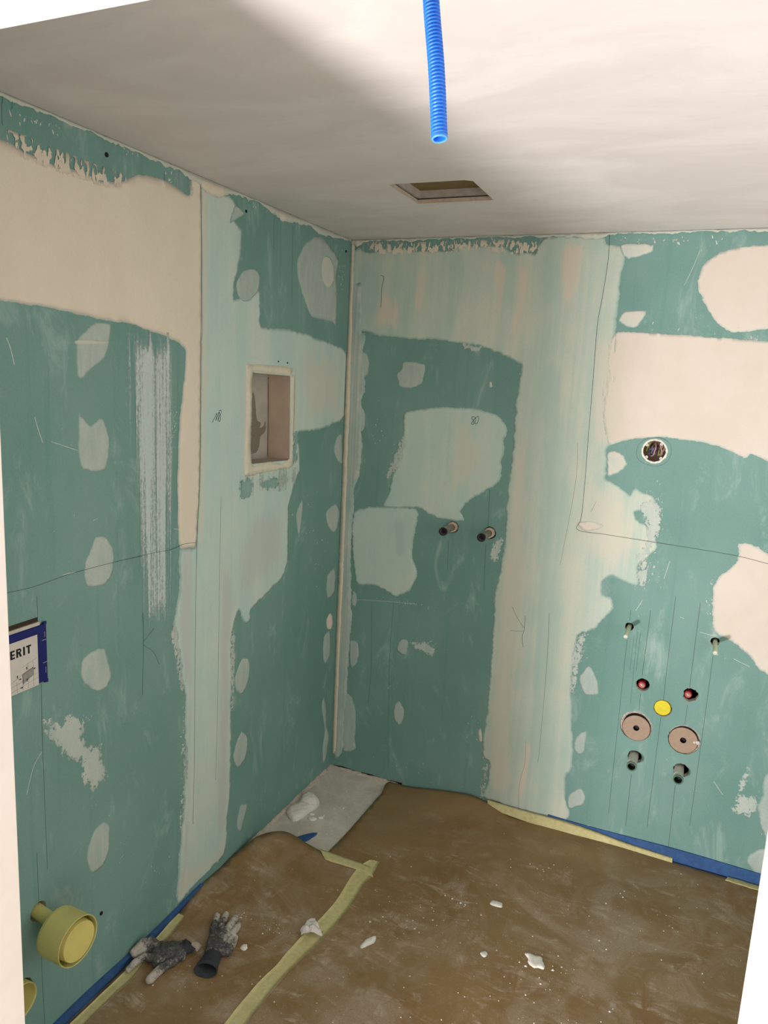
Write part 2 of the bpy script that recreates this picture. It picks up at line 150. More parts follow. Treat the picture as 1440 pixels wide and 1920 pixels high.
LINES=[
('L','pencil',1.6,[(-1.7728,1.3182),(-1.6956,1.3141),(-1.5943,1.3201),(-1.5212,1.3214),(-1.4226,1.32),(-1.3149,1.3169),(-1.2572,1.3153),(-1.1717,1.3104),(-1.107,1.3156),(-1.0472,1.3098)]),
('L','crack',2.2,[(-1.0351,2.4269),(-1.0284,2.2653),(-1.0281,1.9591),(-1.0298,1.551),(-1.0417,1.3215),(-1.0478,1.0095),(-1.05,0.5236),(-1.0573,0.2924)]),
('L','crack',1.6,[(-0.9125,1.4463),(-0.9161,1.1267),(-0.9188,0.73),(-0.9261,0.3956)]),
('L','pencil',1.3,[(-1.6822,1.2871),(-1.6812,1.2304)]),
('L','pencil',1.3,[(-1.6783,1.0504),(-1.68,0.875),(-1.6792,0.6265),(-1.6782,0.5137)]),
('L','pencil',1.3,[(-1.7104,0.5852),(-1.71,0.4216)]),
('L','pencil',1.3,[(-1.7086,0.3223),(-1.7074,0.1704),(-1.7049,0.048)]),
('L','pencil',1.6,[(-1.301,1.1395),(-1.2987,1.0334),(-1.3041,0.8738)]),
('L','pencil',1.4,[(-1.252,1.0741),(-1.2761,1.0572),(-1.2999,1.0389),(-1.2598,1.0034),(-1.2429,0.9802),(-1.2283,0.9486)]),
('L','ink',2.0,[(-0.9667,1.7014),(-0.9525,1.715),(-0.9411,1.7306),(-0.9451,1.706)]),
('L','ink',2.0,[(-0.9451,1.706),(-0.9295,1.7338),(-0.9348,1.7039)]),
('L','ink',2.0,[(-0.9178,1.7407),(-0.9281,1.7374),(-0.9234,1.7248),(-0.9306,1.7108),(-0.926,1.7027),(-0.9202,1.7087),(-0.9219,1.723),(-0.9162,1.7336),(-0.9178,1.7407)]),
('L','pencil',1.3,[(-1.7294,2.4395),(-1.7308,2.3812)]),
('L','pencil',1.3,[(-1.7048,2.4389),(-1.7049,2.4212)]),
('L','pencil',1.3,[(-0.6158,2.4335),(-0.6138,2.3069)]),
('L','pencil',1.5,[(-0.4859,2.4119),(-0.4784,2.1284)]),
('L','pencil',1.1,[(-1.1972,2.4208),(-1.1973,2.3878)]),
('L','pencil',1.1,[(-0.1637,2.4247),(-0.16,2.3792)]),
('R','pencil',2.2,[(1.0776,2.4402),(1.0812,2.3465),(1.0732,2.2108),(1.0652,2.1122),(1.0689,1.9319),(1.0707,1.8094),(1.0726,1.6851),(1.0765,1.5167),(1.0763,1.3661),(1.0665,1.3148),(1.1751,1.3094),(1.3656,1.3029),(1.6298,1.2922),(1.7564,1.2762),(1.8616,1.2621)]),
('R','pencil',1.6,[(1.3025,1.0195),(1.3028,0.9776)]),
('R','pencil',1.6,[(1.3012,0.8951),(1.3017,0.6917),(1.3052,0.1371)]),
('R','pencil',1.8,[(1.3753,1.0323),(1.3746,0.9093),(1.3722,0.7616)]),
('R','pencil',1.6,[(1.3743,0.6852),(1.3759,0.6125)]),
('R','pencil',1.8,[(1.3763,0.3332),(1.3771,0.1031)]),
('R','pencil',1.8,[(1.4596,1.1007),(1.4595,0.8929),(1.4616,0.678)]),
('R','pencil',1.8,[(1.4599,0.603),(1.4594,0.1191)]),
('R','pencil',1.8,[(1.5485,1.0903),(1.5491,0.9215),(1.5495,0.7513)]),
('R','pencil',1.6,[(1.5503,0.6761),(1.5498,0.5954)]),
('R','pencil',1.8,[(1.5438,0.3333),(1.5488,0.0539)]),
('R','pencil',1.6,[(1.6169,0.892),(1.617,0.5516),(1.6153,0.1771)]),
('R','pencil',1.4,[(0.5277,1.2005),(0.5323,1.0632)]),
('R','pencil',1.6,[(0.6926,1.4373),(0.6983,1.2742)]),
('R','pencil',1.6,[(0.6947,1.1999),(0.7007,0.9994)]),
('R','pencil',1.6,[(0.8279,0.9525),(0.8545,0.9079),(0.8876,0.8669)]),
('R','pencil',1.3,[(0.8296,0.8466),(0.8843,0.8522)]),
('R','pencil',2.0,[(0.8876,0.9209),(0.888,0.8623),(0.882,0.8258),(0.89,0.7847)]),
('R','pencil',1.3,[(1.2574,1.6382),(1.262,1.6693),(1.2846,1.6935),(1.3218,1.7045),(1.3608,1.6955),(1.3785,1.6728),(1.3804,1.6387),(1.3628,1.6088),(1.3299,1.5956),(1.2905,1.6022),(1.2654,1.6184),(1.2574,1.6382)]),
('R','ink',2.0,[(0.6031,1.735),(0.5941,1.7322),(0.5948,1.7234),(0.6021,1.7173),(0.5936,1.7079),(0.5987,1.7016),(0.6051,1.7087),(0.6008,1.7194),(0.6082,1.7288),(0.6031,1.735)]),
('R','ink',2.0,[(0.6213,1.7384),(0.6105,1.7289),(0.6082,1.7133),(0.6123,1.7048),(0.6189,1.7096),(0.6234,1.7254),(0.6215,1.7362)]),
('R','ink',2.0,[(0.1472,2.301),(0.1625,2.2944),(0.1549,2.2506),(0.1548,2.2066),(0.1543,2.169)]),
('R','crack',1.5,[(0.9858,0.95),(0.9953,0.7185),(0.9978,0.3572),(0.9951,0.2823)]),
('R','crack',1.3,[(0.937,0.3662),(0.9407,0.2676),(0.926,0.1628),(0.9317,0.037)]),
('R','pencil',1.2,[(1.1113,1.392),(1.1276,1.4368)]),
('R','crack',1.2,[(1.0337,1.6611),(1.0414,1.5131),(1.0239,1.2939),(1.0106,1.1587)]),
('R','stain',4.0,[(0.1793,0.8578),(0.1925,0.5501),(0.1856,0.363)]),
('R','stain',3.0,[(0.2875,0.8763),(0.2836,0.5692),(0.3061,0.0693)]),
('R','pencil',1.1,[(1.3249,0.9219),(1.3243,0.7717)]),
('R','pencil',1.1,[(1.3475,0.9373),(1.3483,0.7768)]),
('R','pencil',1.1,[(1.3356,0.935),(1.341,0.6319)]),
('L','scratch',3,[(-1.7414,1.9224),(-1.7312,1.8964),(-1.7226,1.8614)]),
('L','scratch',2.5,[(-1.6703,1.7381),(-1.6634,1.7144),(-1.649,1.6743)]),
('L','scratch',2,[(-1.6244,1.6756),(-1.5828,1.6622),(-1.5375,1.6468)]),
('L','scratch',2,[(-1.489,1.4524),(-1.4716,1.4557)]),
('L','scratch',2.5,[(-1.5977,1.3237),(-1.5764,1.3233),(-1.5546,1.3214)]),
('L','scratch',3,[(-1.159,1.3735),(-1.1385,1.37)]),
('L','scratch',2,[(-1.7349,0.7661),(-1.7123,0.83),(-1.684,0.8617)]),
('L','scratch',2.5,[(-1.4086,0.3768),(-1.3926,0.3797)]),
('R','scratch',2,[(1.3981,2.3823),(1.3818,2.3238),(1.3586,2.259)]),
('R','scratch',3,[(1.1801,0.0469),(1.2345,0.0588)]),
('R','scratch',2.5,[(1.6786,0.3875),(1.7166,0.3416)]),
('R','scratch',2.5,[(1.6871,0.8956),(1.7444,0.8756)]),
('R','scratch',2,[(0.1003,0.8596),(0.1868,0.8692),(0.2926,0.8797),(0.4009,0.8883)]),
('R','scratch',2.5,[(1.3416,1.0678),(1.3206,1.0205)]),
('R','scratch',3,[(1.3483,1.2092),(1.3289,1.1309)]),
('R','scratch',3,[(1.4232,1.2372),(1.4099,1.1652)]),
('R','scratch',2.5,[(1.5597,0.9774),(1.5942,0.9732),(1.6221,0.9743)]),
('R','scratch',2.5,[(1.4838,1.0235),(1.4996,1.0199)]),
('R','scratch',2.5,[(1.0456,0.7759),(1.0477,0.7529)]),
]
FLECKS=[('L',-1.65,2.4172,0.094,0.014,20,5),('L',-1.3412,2.4403,0.083,0.024,16,4),('L',-1.1697,2.409,0.033,0.026,14,5),('L',-0.6648,2.4461,0.141,0.035,20,4),('L',-0.0796,2.2845,0.04,0.153,26,4),('L',-0.015,1.8386,0.014,0.141,14,4),('L',-0.3093,1.2475,0.065,0.117,16,3),('L',-0.1802,1.0704,0.071,0.149,12,3),('L',-1.133,1.0895,0.016,0.054,14,4),('L',-0.8355,0.7814,0.014,0.127,34,4),('L',-1.1078,0.6688,0.011,0.117,20,4),('L',-1.1183,0.4181,0.014,0.162,22,4),('L',-1.2272,0.2432,0.054,0.059,12,3),('L',-1.1587,1.6948,0.015,0.099,26,3),('L',-1.543,0.8921,0.039,0.022,24,3),('L',-1.4421,0.3798,0.139,0.162,14,2),('L',-1.5857,1.5742,0.109,0.168,10,2),('L',-1.4586,0.6191,0.088,0.155,14,2),('R',0.3444,0.8861,0.151,0.015,24,3),('R',0.4584,0.7068,0.075,0.025,30,3),('R',0.7398,1.1877,0.032,0.069,12,4),('R',0.1456,1.6602,0.051,0.141,8,3),('R',0.4636,2.428,0.328,0.017,50,4),('R',1.2808,2.418,0.196,0.018,40,5),('R',1.3754,2.3791,0.174,0.055,14,3),('R',1.3432,1.4196,0.034,0.103,34,4),('R',1.3633,1.1793,0.046,0.063,30,4),('R',1.3284,1.0983,0.031,0.129,20,4),('R',1.6307,0.9801,0.036,0.083,14,4),('R',1.4124,0.8725,0.152,0.131,20,3),('R',1.1289,0.8158,0.021,0.091,30,4),('R',0.7617,0.168,0.014,0.153,30,4),('R',0.682,0.3774,0.048,0.075,16,3),('R',0.3916,0.0926,0.156,0.08,20,3),('R',1.5795,1.0977,0.011,0.083,24,4),('R',1.3852,2.137,0.107,0.047,14,4),('R',1.6207,2.0765,0.034,0.007,16,4),('R',1.5266,0.3795,0.225,0.181,30,2.5),('R',0.2569,1.5047,0.04,0.094,30,4),('R',0.7704,1.9189,0.065,0.063,3,5),('R',0.1854,1.6397,0.02,0.047,3,6),('R',0.2894,0.4661,0.037,0.026,4,4)]
SHEET_L=[(-0.0167,-0.8434,0.012),(0.0281,-0.7399,0.03),(0.0634,-0.6798,0.05),(0.1178,-0.6345,0.05),(0.1719,-0.6288,0.04),(0.2176,-0.6345,0.025),(0.2903,-0.6333,0.008)]
SHEET_R=[(0.3097,-0.6111,0.003),(0.3196,-0.4563,0.004),(0.3236,-0.3102,0.006),(0.3264,-0.1712,0.008),(0.3293,-0.1189,0.01)]
SHEET_RW=[(0.3157,-0.012,-0.0094),(0.4099,-0.012,0.0038),(0.507,-0.012,0.0209),(0.5914,-0.012,0.0398),(0.667,-0.012,0.0511),(0.7193,-0.012,0.0558),(0.775,-0.012,0.0408)]
TAPE3T=[(0.7929,-0.01,0.0554),(0.9044,-0.01,0.0522),(0.9987,-0.01,0.0525),(1.1294,-0.01,0.0545),(1.2701,-0.01,0.0461),(1.3875,-0.01,0.0343),(1.5687,-0.01,0.0258)]
TAPE3B=[(0.8006,-0.03,0.0297),(0.9121,-0.03,0.0196),(1.0066,-0.03,0.013),(1.1378,-0.03,0.0036),(1.2776,-0.03,-0.0013),(1.3937,-0.03,-0.0051),(1.5702,-0.03,0.0031)]
TAPE1=[[(0.4803,-0.5748,0.004),(0.5164,-0.563,0.004)],[(0.4609,-0.636,0.004),(0.5268,-0.6506,0.004)],[(0.4603,-0.7132,0.004),(0.5178,-0.7167,0.004)],[(0.4692,-0.8392,0.004),(0.5243,-0.8414,0.004)],[(0.4619,-0.9457,0.004),(0.5212,-0.9467,0.004)],[(0.4477,-1.0325,0.004),(0.511,-1.0352,0.004)],[(0.4403,-1.1244,0.004),(0.4962,-1.1339,0.004)],[(0.4374,-1.2012,0.004),(0.4843,-1.2134,0.004)],[(0.4266,-1.2617,0.004),(0.479,-1.2674,0.004)],[(0.4211,-1.3548,0.004),(0.4776,-1.3627,0.004)],[(0.4197,-1.4417,0.004),(0.4774,-1.4447,0.004)],[(0.4212,-1.5118,0.004),(0.4802,-1.5106,0.004)],[(0.4186,-1.6137,0.004),(0.4822,-1.6164,0.004)]]
TAPE2=[[(0.2855,-0.6288,0.006),(0.3326,-0.6671,0.006)],[(0.3542,-0.6187,0.006),(0.398,-0.658,0.006)],[(0.4444,-0.6116,0.006),(0.4812,-0.6497,0.006)],[(0.4996,-0.6115,0.006),(0.5354,-0.6596,0.006)]]
TAPE5=[[(0.0198,-1.1562,0.005),(0.0458,-1.1572,0.005)],[(0.0173,-1.1949,0.005),(0.051,-1.2001,0.005)],[(0.0216,-1.2539,0.005),(0.056,-1.2496,0.005)],[(0.0223,-1.2963,0.005),(0.0548,-1.3057,0.005)],[(0.0282,-1.3751,0.005),(0.0626,-1.3772,0.005)],[(0.032,-1.4266,0.005),(0.0715,-1.43,0.005)],[(0.0303,-1.5037,0.005),(0.0672,-1.5093,0.005)],[(0.0287,-1.5763,0.005),(0.066,-1.5826,0.005)],[(0.0286,-1.6462,0.005),(0.0688,-1.6457,0.005)],[(0.021,-1.7327,0.005),(0.079,-1.7402,0.005)]]
CHUNK=[(0.0297,-0.4538),(0.0189,-0.4047),(0.0391,-0.3608),(0.0281,-0.3042),(0.0618,-0.2908),(0.1075,-0.3094),(0.1214,-0.3444),(0.1086,-0.3975),(0.1,-0.4516),(0.0799,-0.4844)]
LOBE=[(0.0412,-0.3597),(0.0261,-0.3102),(0.0407,-0.2875),(0.0743,-0.2888),(0.1095,-0.3131),(0.1153,-0.343),(0.0987,-0.3707),(0.068,-0.3734)]
BLUE=[(0.1503,-0.5772),(0.1743,-0.5357),(0.2096,-0.5085),(0.2101,-0.5412),(0.1914,-0.5875)]
SCRAP=[(0.4351,-1.0391),(0.4421,-1.0189),(0.44,-0.9747),(0.4569,-0.9746),(0.4972,-1.0098),(0.5152,-1.0278),(0.497,-1.0317),(0.4767,-1.0395),(0.4517,-1.0605)]
FLAKE=[(0.6435,-1.0043),(0.6397,-0.9717),(0.6528,-0.9487),(0.6711,-0.9365),(0.6753,-0.9587),(0.6606,-0.9823),(0.6504,-0.9981)]

H = 2.45

# ------------------------------------------------------------------ colour and material helpers
def lin(r, g, b):
    f = lambda c: (c / 255 / 12.92) if c / 255 <= 0.04045 else ((c / 255 + 0.055) / 1.055) ** 2.4
    return (f(r), f(g), f(b), 1.0)

class NT:
    def __init__(self, name):
        self.m = bpy.data.materials.new(name)
        self.m.use_nodes = True
        self.t = self.m.node_tree
        self.b = self.t.nodes['Principled BSDF']
        self.b.inputs['Specular IOR Level'].default_value = 0.25
        self.tc = self.n('ShaderNodeTexCoord').outputs['Object']
    def n(self, typ, **kw):
        x = self.t.nodes.new(typ)
        for k, v in kw.items():
            setattr(x, k, v)
        return x
    def link(self, a, b):
        self.t.links.new(a, b)
    def val(self, sock, v):
        if hasattr(v, 'is_output'):
            self.link(v, sock)
        else:
            sock.default_value = v
    def noise(self, scale=(5, 5, 5), detail=5, rough=0.6, off=(0, 0, 0), dist=0.0):
        mp = self.n('ShaderNodeMapping')
        self.link(self.tc, mp.inputs[0])
        mp.inputs['Location'].default_value = off
        mp.inputs['Scale'].default_value = scale
        nz = self.n('ShaderNodeTexNoise')
        self.link(mp.outputs[0], nz.inputs['Vector'])
        nz.inputs['Scale'].default_value = 1.0
        nz.inputs['Detail'].default_value = min(detail, 5)
        nz.inputs['Roughness'].default_value = rough
        nz.inputs['Distortion'].default_value = dist
        return nz.outputs[0]
    def math(self, op, a, b=0.0, c=None, clamp=False):
        x = self.n('ShaderNodeMath', operation=op)
        x.use_clamp = clamp
        self.val(x.inputs[0], a)
        self.val(x.inputs[1], b)
        if c is not None:
            self.val(x.inputs[2], c)
        return x.outputs[0]
    def step(self, v, lo, hi, a=0.0, b=1.0):
        x = self.n('ShaderNodeMapRange', interpolation_type='SMOOTHSTEP')
        self.val(x.inputs[0], v)
        for i, q in enumerate((lo, hi, a, b)):
            self.val(x.inputs[i + 1], q)
        return x.outputs[0]
    def mix(self, fac, a, b, blend='MIX'):
        x = self.n('ShaderNodeMix', data_type='RGBA', blend_type=blend)
        self.val(x.inputs['Factor'], fac)
        self.val(x.inputs['A'], a)
        self.val(x.inputs['B'], b)
        return x.outputs['Result']
    def attr(self, name):
        return self.n('ShaderNodeAttribute', attribute_name=name).outputs['Fac']
    def bump(self, h, strength=0.2, dist=0.002):
        x = self.n('ShaderNodeBump')
        x.inputs['Strength'].default_value = strength
        x.inputs['Distance'].default_value = dist
        self.link(h, x.inputs['Height'])
        self.link(x.outputs[0], self.b.inputs['Normal'])
    def done(self, color, rough=0.85, alpha=None):
        self.val(self.b.inputs['Base Color'], color)
        self.val(self.b.inputs['Roughness'], rough)
        if alpha is not None:
            self.link(alpha, self.b.inputs['Alpha'])
        return self.m

MATS = {}
def simple(name, col, rough=0.6, var=0.12, scale=40, spec=0.3, metal=0.0, col2=None, dust=0.0, bump=0.0):
    if name in MATS:
        return MATS[name]
    t = NT(name)
    c = lin(*col)
    d = lin(*col2) if col2 else tuple(x * (1 - var * 2) for x in c[:3]) + (1,)
    nz = t.noise((scale,) * 3, 5, 0.6)
    out = t.mix(t.step(nz, 0.35, 0.65), c, d)
    if dust:
        dz = t.noise((scale * 1.7,) * 3, 8, 0.75, (3, 1, 7))
        out = t.mix(t.step(dz, 0.62 - dust, 0.70 - dust * 0.6), out, lin(205, 195, 182))
    t.b.inputs['Specular IOR Level'].default_value = spec
    t.b.inputs['Metallic'].default_value = metal
    if bump:
        t.bump(nz, bump, 0.002)
    MATS[name] = t.done(out, rough)
    return MATS[name]

BOARD = lin(100, 150, 142)
def board_mat():
    t = NT('green_plasterboard')
    big = t.noise((2.2, 2.2, 1.6), 4, 0.55)
    streak = t.noise((26, 26, 0.7), 4, 0.6, (4, 2, 1))
    fib = t.noise((260, 260, 120), 3, 0.6)
    scuff = t.noise((9, 9, 4), 9, 0.74, (1, 7, 3), 0.6)
    c = t.mix(t.step(big, 0.35, 0.68), lin(106, 144, 135), lin(121, 154, 147))
    c = t.mix(t.math('MULTIPLY', t.step(streak, 0.55, 0.72), 0.45), c, lin(92, 138, 130))
    c = t.mix(t.math('MULTIPLY', t.step(fib, 0.3, 0.75), 0.14), c, lin(150, 185, 178))
    c = t.mix(t.math('MULTIPLY', t.step(scuff, 0.52, 0.80), 0.46), c, lin(190, 205, 198))
    t.bump(fib, 0.08, 0.001)
    return t.done(c, 0.8)

def filler_mat(name, ca, cb, streak=(16, 16, 1.4), edge=0.008, edgecol=None, fine=0.10, alpha=None, mixlo=0.36, mixhi=0.64, bump=0.15, opac=1.0, tones=False):
    """A skim of filler: two tones in trowel streaks, thin (greener) at its rim; alpha: None, 'feather' or 'dry'."""
    t = NT(name)
    s1 = t.noise(streak, 5, 0.6, (2, 3, 5), 0.3)
    bl = t.noise((5, 5, 4), 6, 0.6, (9, 3, 1))
    fn = t.noise((150, 150, 110), 4, 0.65)
    f = t.math('ADD', t.math('MULTIPLY', s1, 0.6), t.math('MULTIPLY', bl, 0.4))
    c = t.mix(t.step(f, mixlo, mixhi), lin(*ca), lin(*cb))
    c = t.mix(t.math('MULTIPLY', t.step(fn, 0.35, 0.7), fine), c, lin(150, 165, 158))
    sd = t.attr('sd')
    if tones:
        n9 = t.noise((34, 34, 5), 8, 0.72, (5, 5, 2), 0.8)
        for k, (col, op) in TONES.items():
            w = t.attr('tone_' + k)
            q = t.math('ADD', w, t.math('MULTIPLY', t.math('SUBTRACT', n9, 0.5), t.math('MULTIPLY', t.step(w, 0.0, 0.25), 1.8)))
            c = t.mix(t.math('MULTIPLY', t.step(q, 0.10, 0.80), op), c, lin(*col))
    jit = t.math('MULTIPLY', t.math('SUBTRACT', bl, 0.5), edge * 2.2)
    if edgecol is not None:
        e = t.step(t.math('ADD', sd, jit), 0.0, edge)
        c = t.mix(e, lin(*edgecol), c)
    a = None
    if alpha == 'feather':
        n2 = t.noise((24, 24, 4), 6, 0.65, (5, 5, 2), 0.5)
        q = t.math('ADD', t.attr('sdn'), t.math('MULTIPLY', t.math('SUBTRACT', n2, 0.5), 0.9))
        a = t.math('MULTIPLY', t.step(q, 0.12, 0.85), opac)
    elif alpha == 'dry':
        n2 = t.noise((75, 75, 60), 7, 0.7, (5, 5, 2))
        q = t.math('ADD', t.math('MULTIPLY', sd, 9.0), n2)
        a = t.step(q, 0.53, 0.55)
    elif alpha == 'chalk':
        n2 = t.noise((46, 46, 0.9), 5, 0.65, (5, 5, 2))
        n3 = t.noise((140, 140, 90), 5, 0.7, (1, 2, 9))
        q = t.math('ADD', t.math('MULTIPLY', n2, 1.0), t.math('MULTIPLY', n3, 0.45))
        q = t.math('ADD', q, t.math('MULTIPLY', t.step(sd, 0.0, 0.09), 0.30))
        a = t.math('MULTIPLY', t.step(q, 0.74, 1.02), 0.9)
    elif alpha == 'fade':                    # trowelled out thin on one side
        n2 = t.noise((60, 60, 7), 8, 0.75, (5, 5, 2), 0.5)
        a = t.step(t.math('ADD', t.attr('fade'), t.math('MULTIPLY', t.math('SUBTRACT', n2, 0.5), 1.6)), 0.47, 0.53)
    elif alpha == 'spatter':
        n2 = t.noise((70, 70, 34), 2, 0.5, (5, 5, 2), 0.3)
        a = t.step(t.math('ADD', n2, t.math('MULTIPLY', sd, 4.0)), 0.52, 0.55)
    t.bump(t.math('ADD', s1, t.math('MULTIPLY', fn, 0.3)), bump, 0.0015)
    return t.done(c, 0.9, a)

EC = (158, 182, 174)
TONES = dict(creamf=((210, 203, 186), 0.62), pinkf=((218, 200, 180), 0.62), tealf=((168, 190, 183), 0.55), greyf=((190, 193, 187), 0.75))   # skims of another mix left in the coat
MATS['board'] = board_mat()
MATS['pale'] = filler_mat('pale_filler', (182, 206, 198), (202, 212, 202), (14, 14, 0.9), 0.012, EC, tones=True)
MATS['pale2'] = filler_mat('pale_grey_filler', (180, 203, 193), (199, 208, 195), (14, 14, 1.0), 0.010, EC, tones=True)
MATS['palegrey'] = filler_mat('streaky_pale_filler', (176, 195, 184), (203, 206, 190), (17, 17, 0.6), 0.010, EC, 0.12, tones=True)
MATS['cream'] = filler_mat('cream_filler', (222, 209, 190), (228, 215, 198), (7, 7, 3), 0.010, (196, 198, 186), 0.05)
MATS['pinkcream'] = filler_mat('pinkish_cream_filler', alpha='fade', *((214, 202, 189), (219, 208, 196), (6, 6, 5), 0.010, (200, 202, 192), 0.04), tones=True)
MATS['creamf0'] = filler_mat('cream_dab', (212, 206, 192), (198, 204, 194), (22, 22, 8), 0.006, EC)
MATS['grey'] = filler_mat('grey_screw_filler', (166, 182, 174), (184, 192, 184), (34, 34, 8), 0.006, (146, 172, 164), 0.25)
MATS['greydry'] = filler_mat('dry_brushed_filler', (176, 190, 182), (192, 198, 190), (30, 30, 8), 0.006, None, 0.2, 'dry')
MATS['skim'] = filler_mat('scraped_filler', (176, 190, 182), (192, 198, 190), (60, 60, 2), 0.006, None, 0.2, 'chalk')
MATS['chalk'] = filler_mat('chalky_trowel_streaks', (196, 208, 206), (206, 214, 212), (40, 40, 1), 0.006, None, 0.15, 'chalk')
MATS['chalk2'] = filler_mat('chalky_wipe', (206, 210, 204), (214, 214, 206), (40, 40, 4), 0.006, None, 0.15, 'dry')
MATS['spatter'] = filler_mat('spattered_filler', (214, 202, 184), (222, 208, 190), (30, 30, 8), 0.006, None, 0.1, 'spatter')
MATS['wipe'] = filler_mat('thin_wiped_filler', (128, 164, 157), (146, 176, 168), (60, 60, 6), 0.006, None, 0.1, 'dry')
MATS['rim'] = filler_mat('raw_cream_plaster', (224, 214, 190), (212, 206, 188), (40, 40, 8), 0.005, None, 0.15, bump=0.5)
MATS['streak'] = filler_mat('corner_joint_filler', (158, 180, 174), (196, 196, 184), (85, 85, 1.1), 0.008, EC, 0.2, mixlo=0.40, mixhi=0.62, bump=0.5)
MATS['bead'] = filler_mat('corner_bead_filler', (222, 206, 182), (206, 200, 182), (90, 90, 2), 0.004, None, 0.12, bump=0.5)
simple('gypsum', (214, 206, 194), 0.95, 0.2, 120, bump=0.6)
simple('cavity', (40, 36, 32), 0.95)
simple('pencil', (78, 88, 86), 0.7, 0.1, 60)
simple('crack', (120, 118, 108), 0.9, 0.2, 60)
simple('ink', (44, 56, 78), 0.7, 0.1, 60)
simple('stain', (96, 138, 130), 0.8, 0.06, 30)
simple('fleck', (222, 218, 208), 0.9, 0.1, 60)
simple('scratch', (196, 204, 194), 0.9, 0.1, 60)

# ------------------------------------------------------------------ object helpers
def tag(o, label=None, cat=None, group=None, kind=None):
    if label: o['label'] = label
    if cat: o['category'] = cat
    if group: o['group'] = group
    if kind: o['kind'] = kind
    return o

def mesh_obj(name, verts, faces, mat, parent=None, smooth=False, midx=None, attrs=None):
    me = bpy.data.meshes.new(name)
    me.from_pydata([tuple(v) for v in verts], [], faces)
    for mm in (mat if isinstance(mat, (list, tuple)) else [mat]):
        me.materials.append(mm)
    if midx is not None:
        me.polygons.foreach_set('material_index', midx)
    if smooth:
        me.polygons.foreach_set('use_smooth', [True] * len(me.polygons))
    for k, v in (attrs or {}).items():
        a = me.attributes.new(k, 'FLOAT', 'POINT')
        a.data.foreach_set('value', np.asarray(v, dtype=np.float32))
    me.update()
    o = bpy.data.objects.new(name, me)
    COL.objects.link(o)
    if parent is not None:
        o.parent = parent
    return o

class Thing:
    """An Empty at the base of a thing; parts are given in world metres."""
    def __init__(self, name, label, cat, loc, group=None):
        self.e = bpy.data.objects.new(name, None)
        self.e.empty_display_size = 0.05
        COL.objects.link(self.e)
        self.e.location = loc
        self.loc = np.array(loc, float)
        tag(self.e, label, cat, group)
    def part(self, name, vf, mat, parent=None, smooth=False, label=None, midx=None, attrs=None):
        v = np.asarray(vf[0], float) - self.loc
        o = mesh_obj(name, v, vf[1], mat, parent or self.e, smooth, midx, attrs)
        if label: o['label'] = label
        return o

def join(*vfs):
    V, Fc = [], []
    for v, f in vfs:
        o = len(V)
        V += [tuple(x) for x in v]
        Fc += [tuple(i + o for i in q) for q in f]
    return V, Fc

def box(x0, x1, y0, y1, z0, z1):
    v = [(x, y, z) for x in (x0, x1) for y in (y0, y1) for z in (z0, z1)]
    return v, [(0, 1, 3, 2), (4, 6, 7, 5), (0, 4, 5, 1), (2, 3, 7, 6), (0, 2, 6, 4), (1, 5, 7, 3)]

def frame(axis):
    a = Vector(axis).normalized()
    h = Vector((0, 0, 1)) if abs(a.z) < 0.9 else Vector((1, 0, 0))
    u = a.cross(h).normalized()
    return a, u, a.cross(u).normalized()

def lathe(c, axis, prof, seg=32, wob=0.0, seed=1):
    """prof: (radius, height along the axis) pairs; a closed end where radius is 0."""
    a, u, w = frame(axis)
    c = Vector(c)
    rnd = random.Random(seed)
    V, Fc, rings = [], [], []
    for r, h in prof:
        if r == 0:
            rings.append([len(V)]); V.append(c + a * h)
        else:
            ring = []
            for k in range(seg):
                t = 2 * math.pi * k / seg
                rr = r * (1 + wob * (rnd.random() - 0.5))
                ring.append(len(V)); V.append(c + a * h + (u * math.cos(t) + w * math.sin(t)) * rr)
            rings.append(ring)
    for A, B in zip(rings, rings[1:]):
        for k in range(seg):
            k2 = (k + 1) % seg
            if len(A) == 1 and len(B) == 1: continue
            if len(A) == 1: Fc.append((A[0], B[k], B[k2]))
            elif len(B) == 1: Fc.append((A[k], B[0], A[k2]))
            else: Fc.append((A[k], B[k], B[k2], A[k2]))
    return V, Fc

def sweep(pts, rad, seg=8, caps=True, flat=1.0):
    P = [Vector(p) for p in pts]
    V, Fc, rings = [], [], []
    prev = None
    for i, p in enumerate(P):
        d = (P[min(i + 1, len(P) - 1)] - P[max(i - 1, 0)]).normalized()
        if prev is None:
            _, u, w = frame(d)
        else:
            u = (prev - d * prev.dot(d)).normalized(); w = d.cross(u)
        prev = u
        r = rad[i] if isinstance(rad, (list, tuple)) else rad
        ring = []
        for k in range(seg):
            t = 2 * math.pi * k / seg
            ring.append(len(V)); V.append(p + (u * math.cos(t) + w * math.sin(t) * flat) * r)
        rings.append(ring)
    for A, B in zip(rings, rings[1:]):
        for k in range(seg):
            k2 = (k + 1) % seg
            Fc.append((A[k], B[k], B[k2], A[k2]))
    if caps:
        Fc.append(tuple(rings[0])); Fc.append(tuple(reversed(rings[-1])))
    return V, Fc

def catmull(pts, n=8, closed=False):
    P = [np.array(p, float) for p in pts]
    out = []
    m = len(P)
    for i in range(m if closed else m - 1):
        p0 = P[(i - 1) % m] if closed or i > 0 else P[i]
        p1, p2 = P[i], P[(i + 1) % m]
        p3 = P[(i + 2) % m] if closed or i + 2 < m else p2
        for k in range(n):
            t = k / n
            out.append(0.5 * ((2 * p1) + (p2 - p0) * t + (2 * p0 - 5 * p1 + 4 * p2 - p3) * t * t + (3 * p1 - p0 - 3 * p2 + p3) * t ** 3))
    if not closed: out.append(P[-1])
    return out

def blocks(n, m):
    k = max(1, int(1500000 // max(1, m)))
    return [(i, min(n, i + k)) for i in range(0, n, k)]

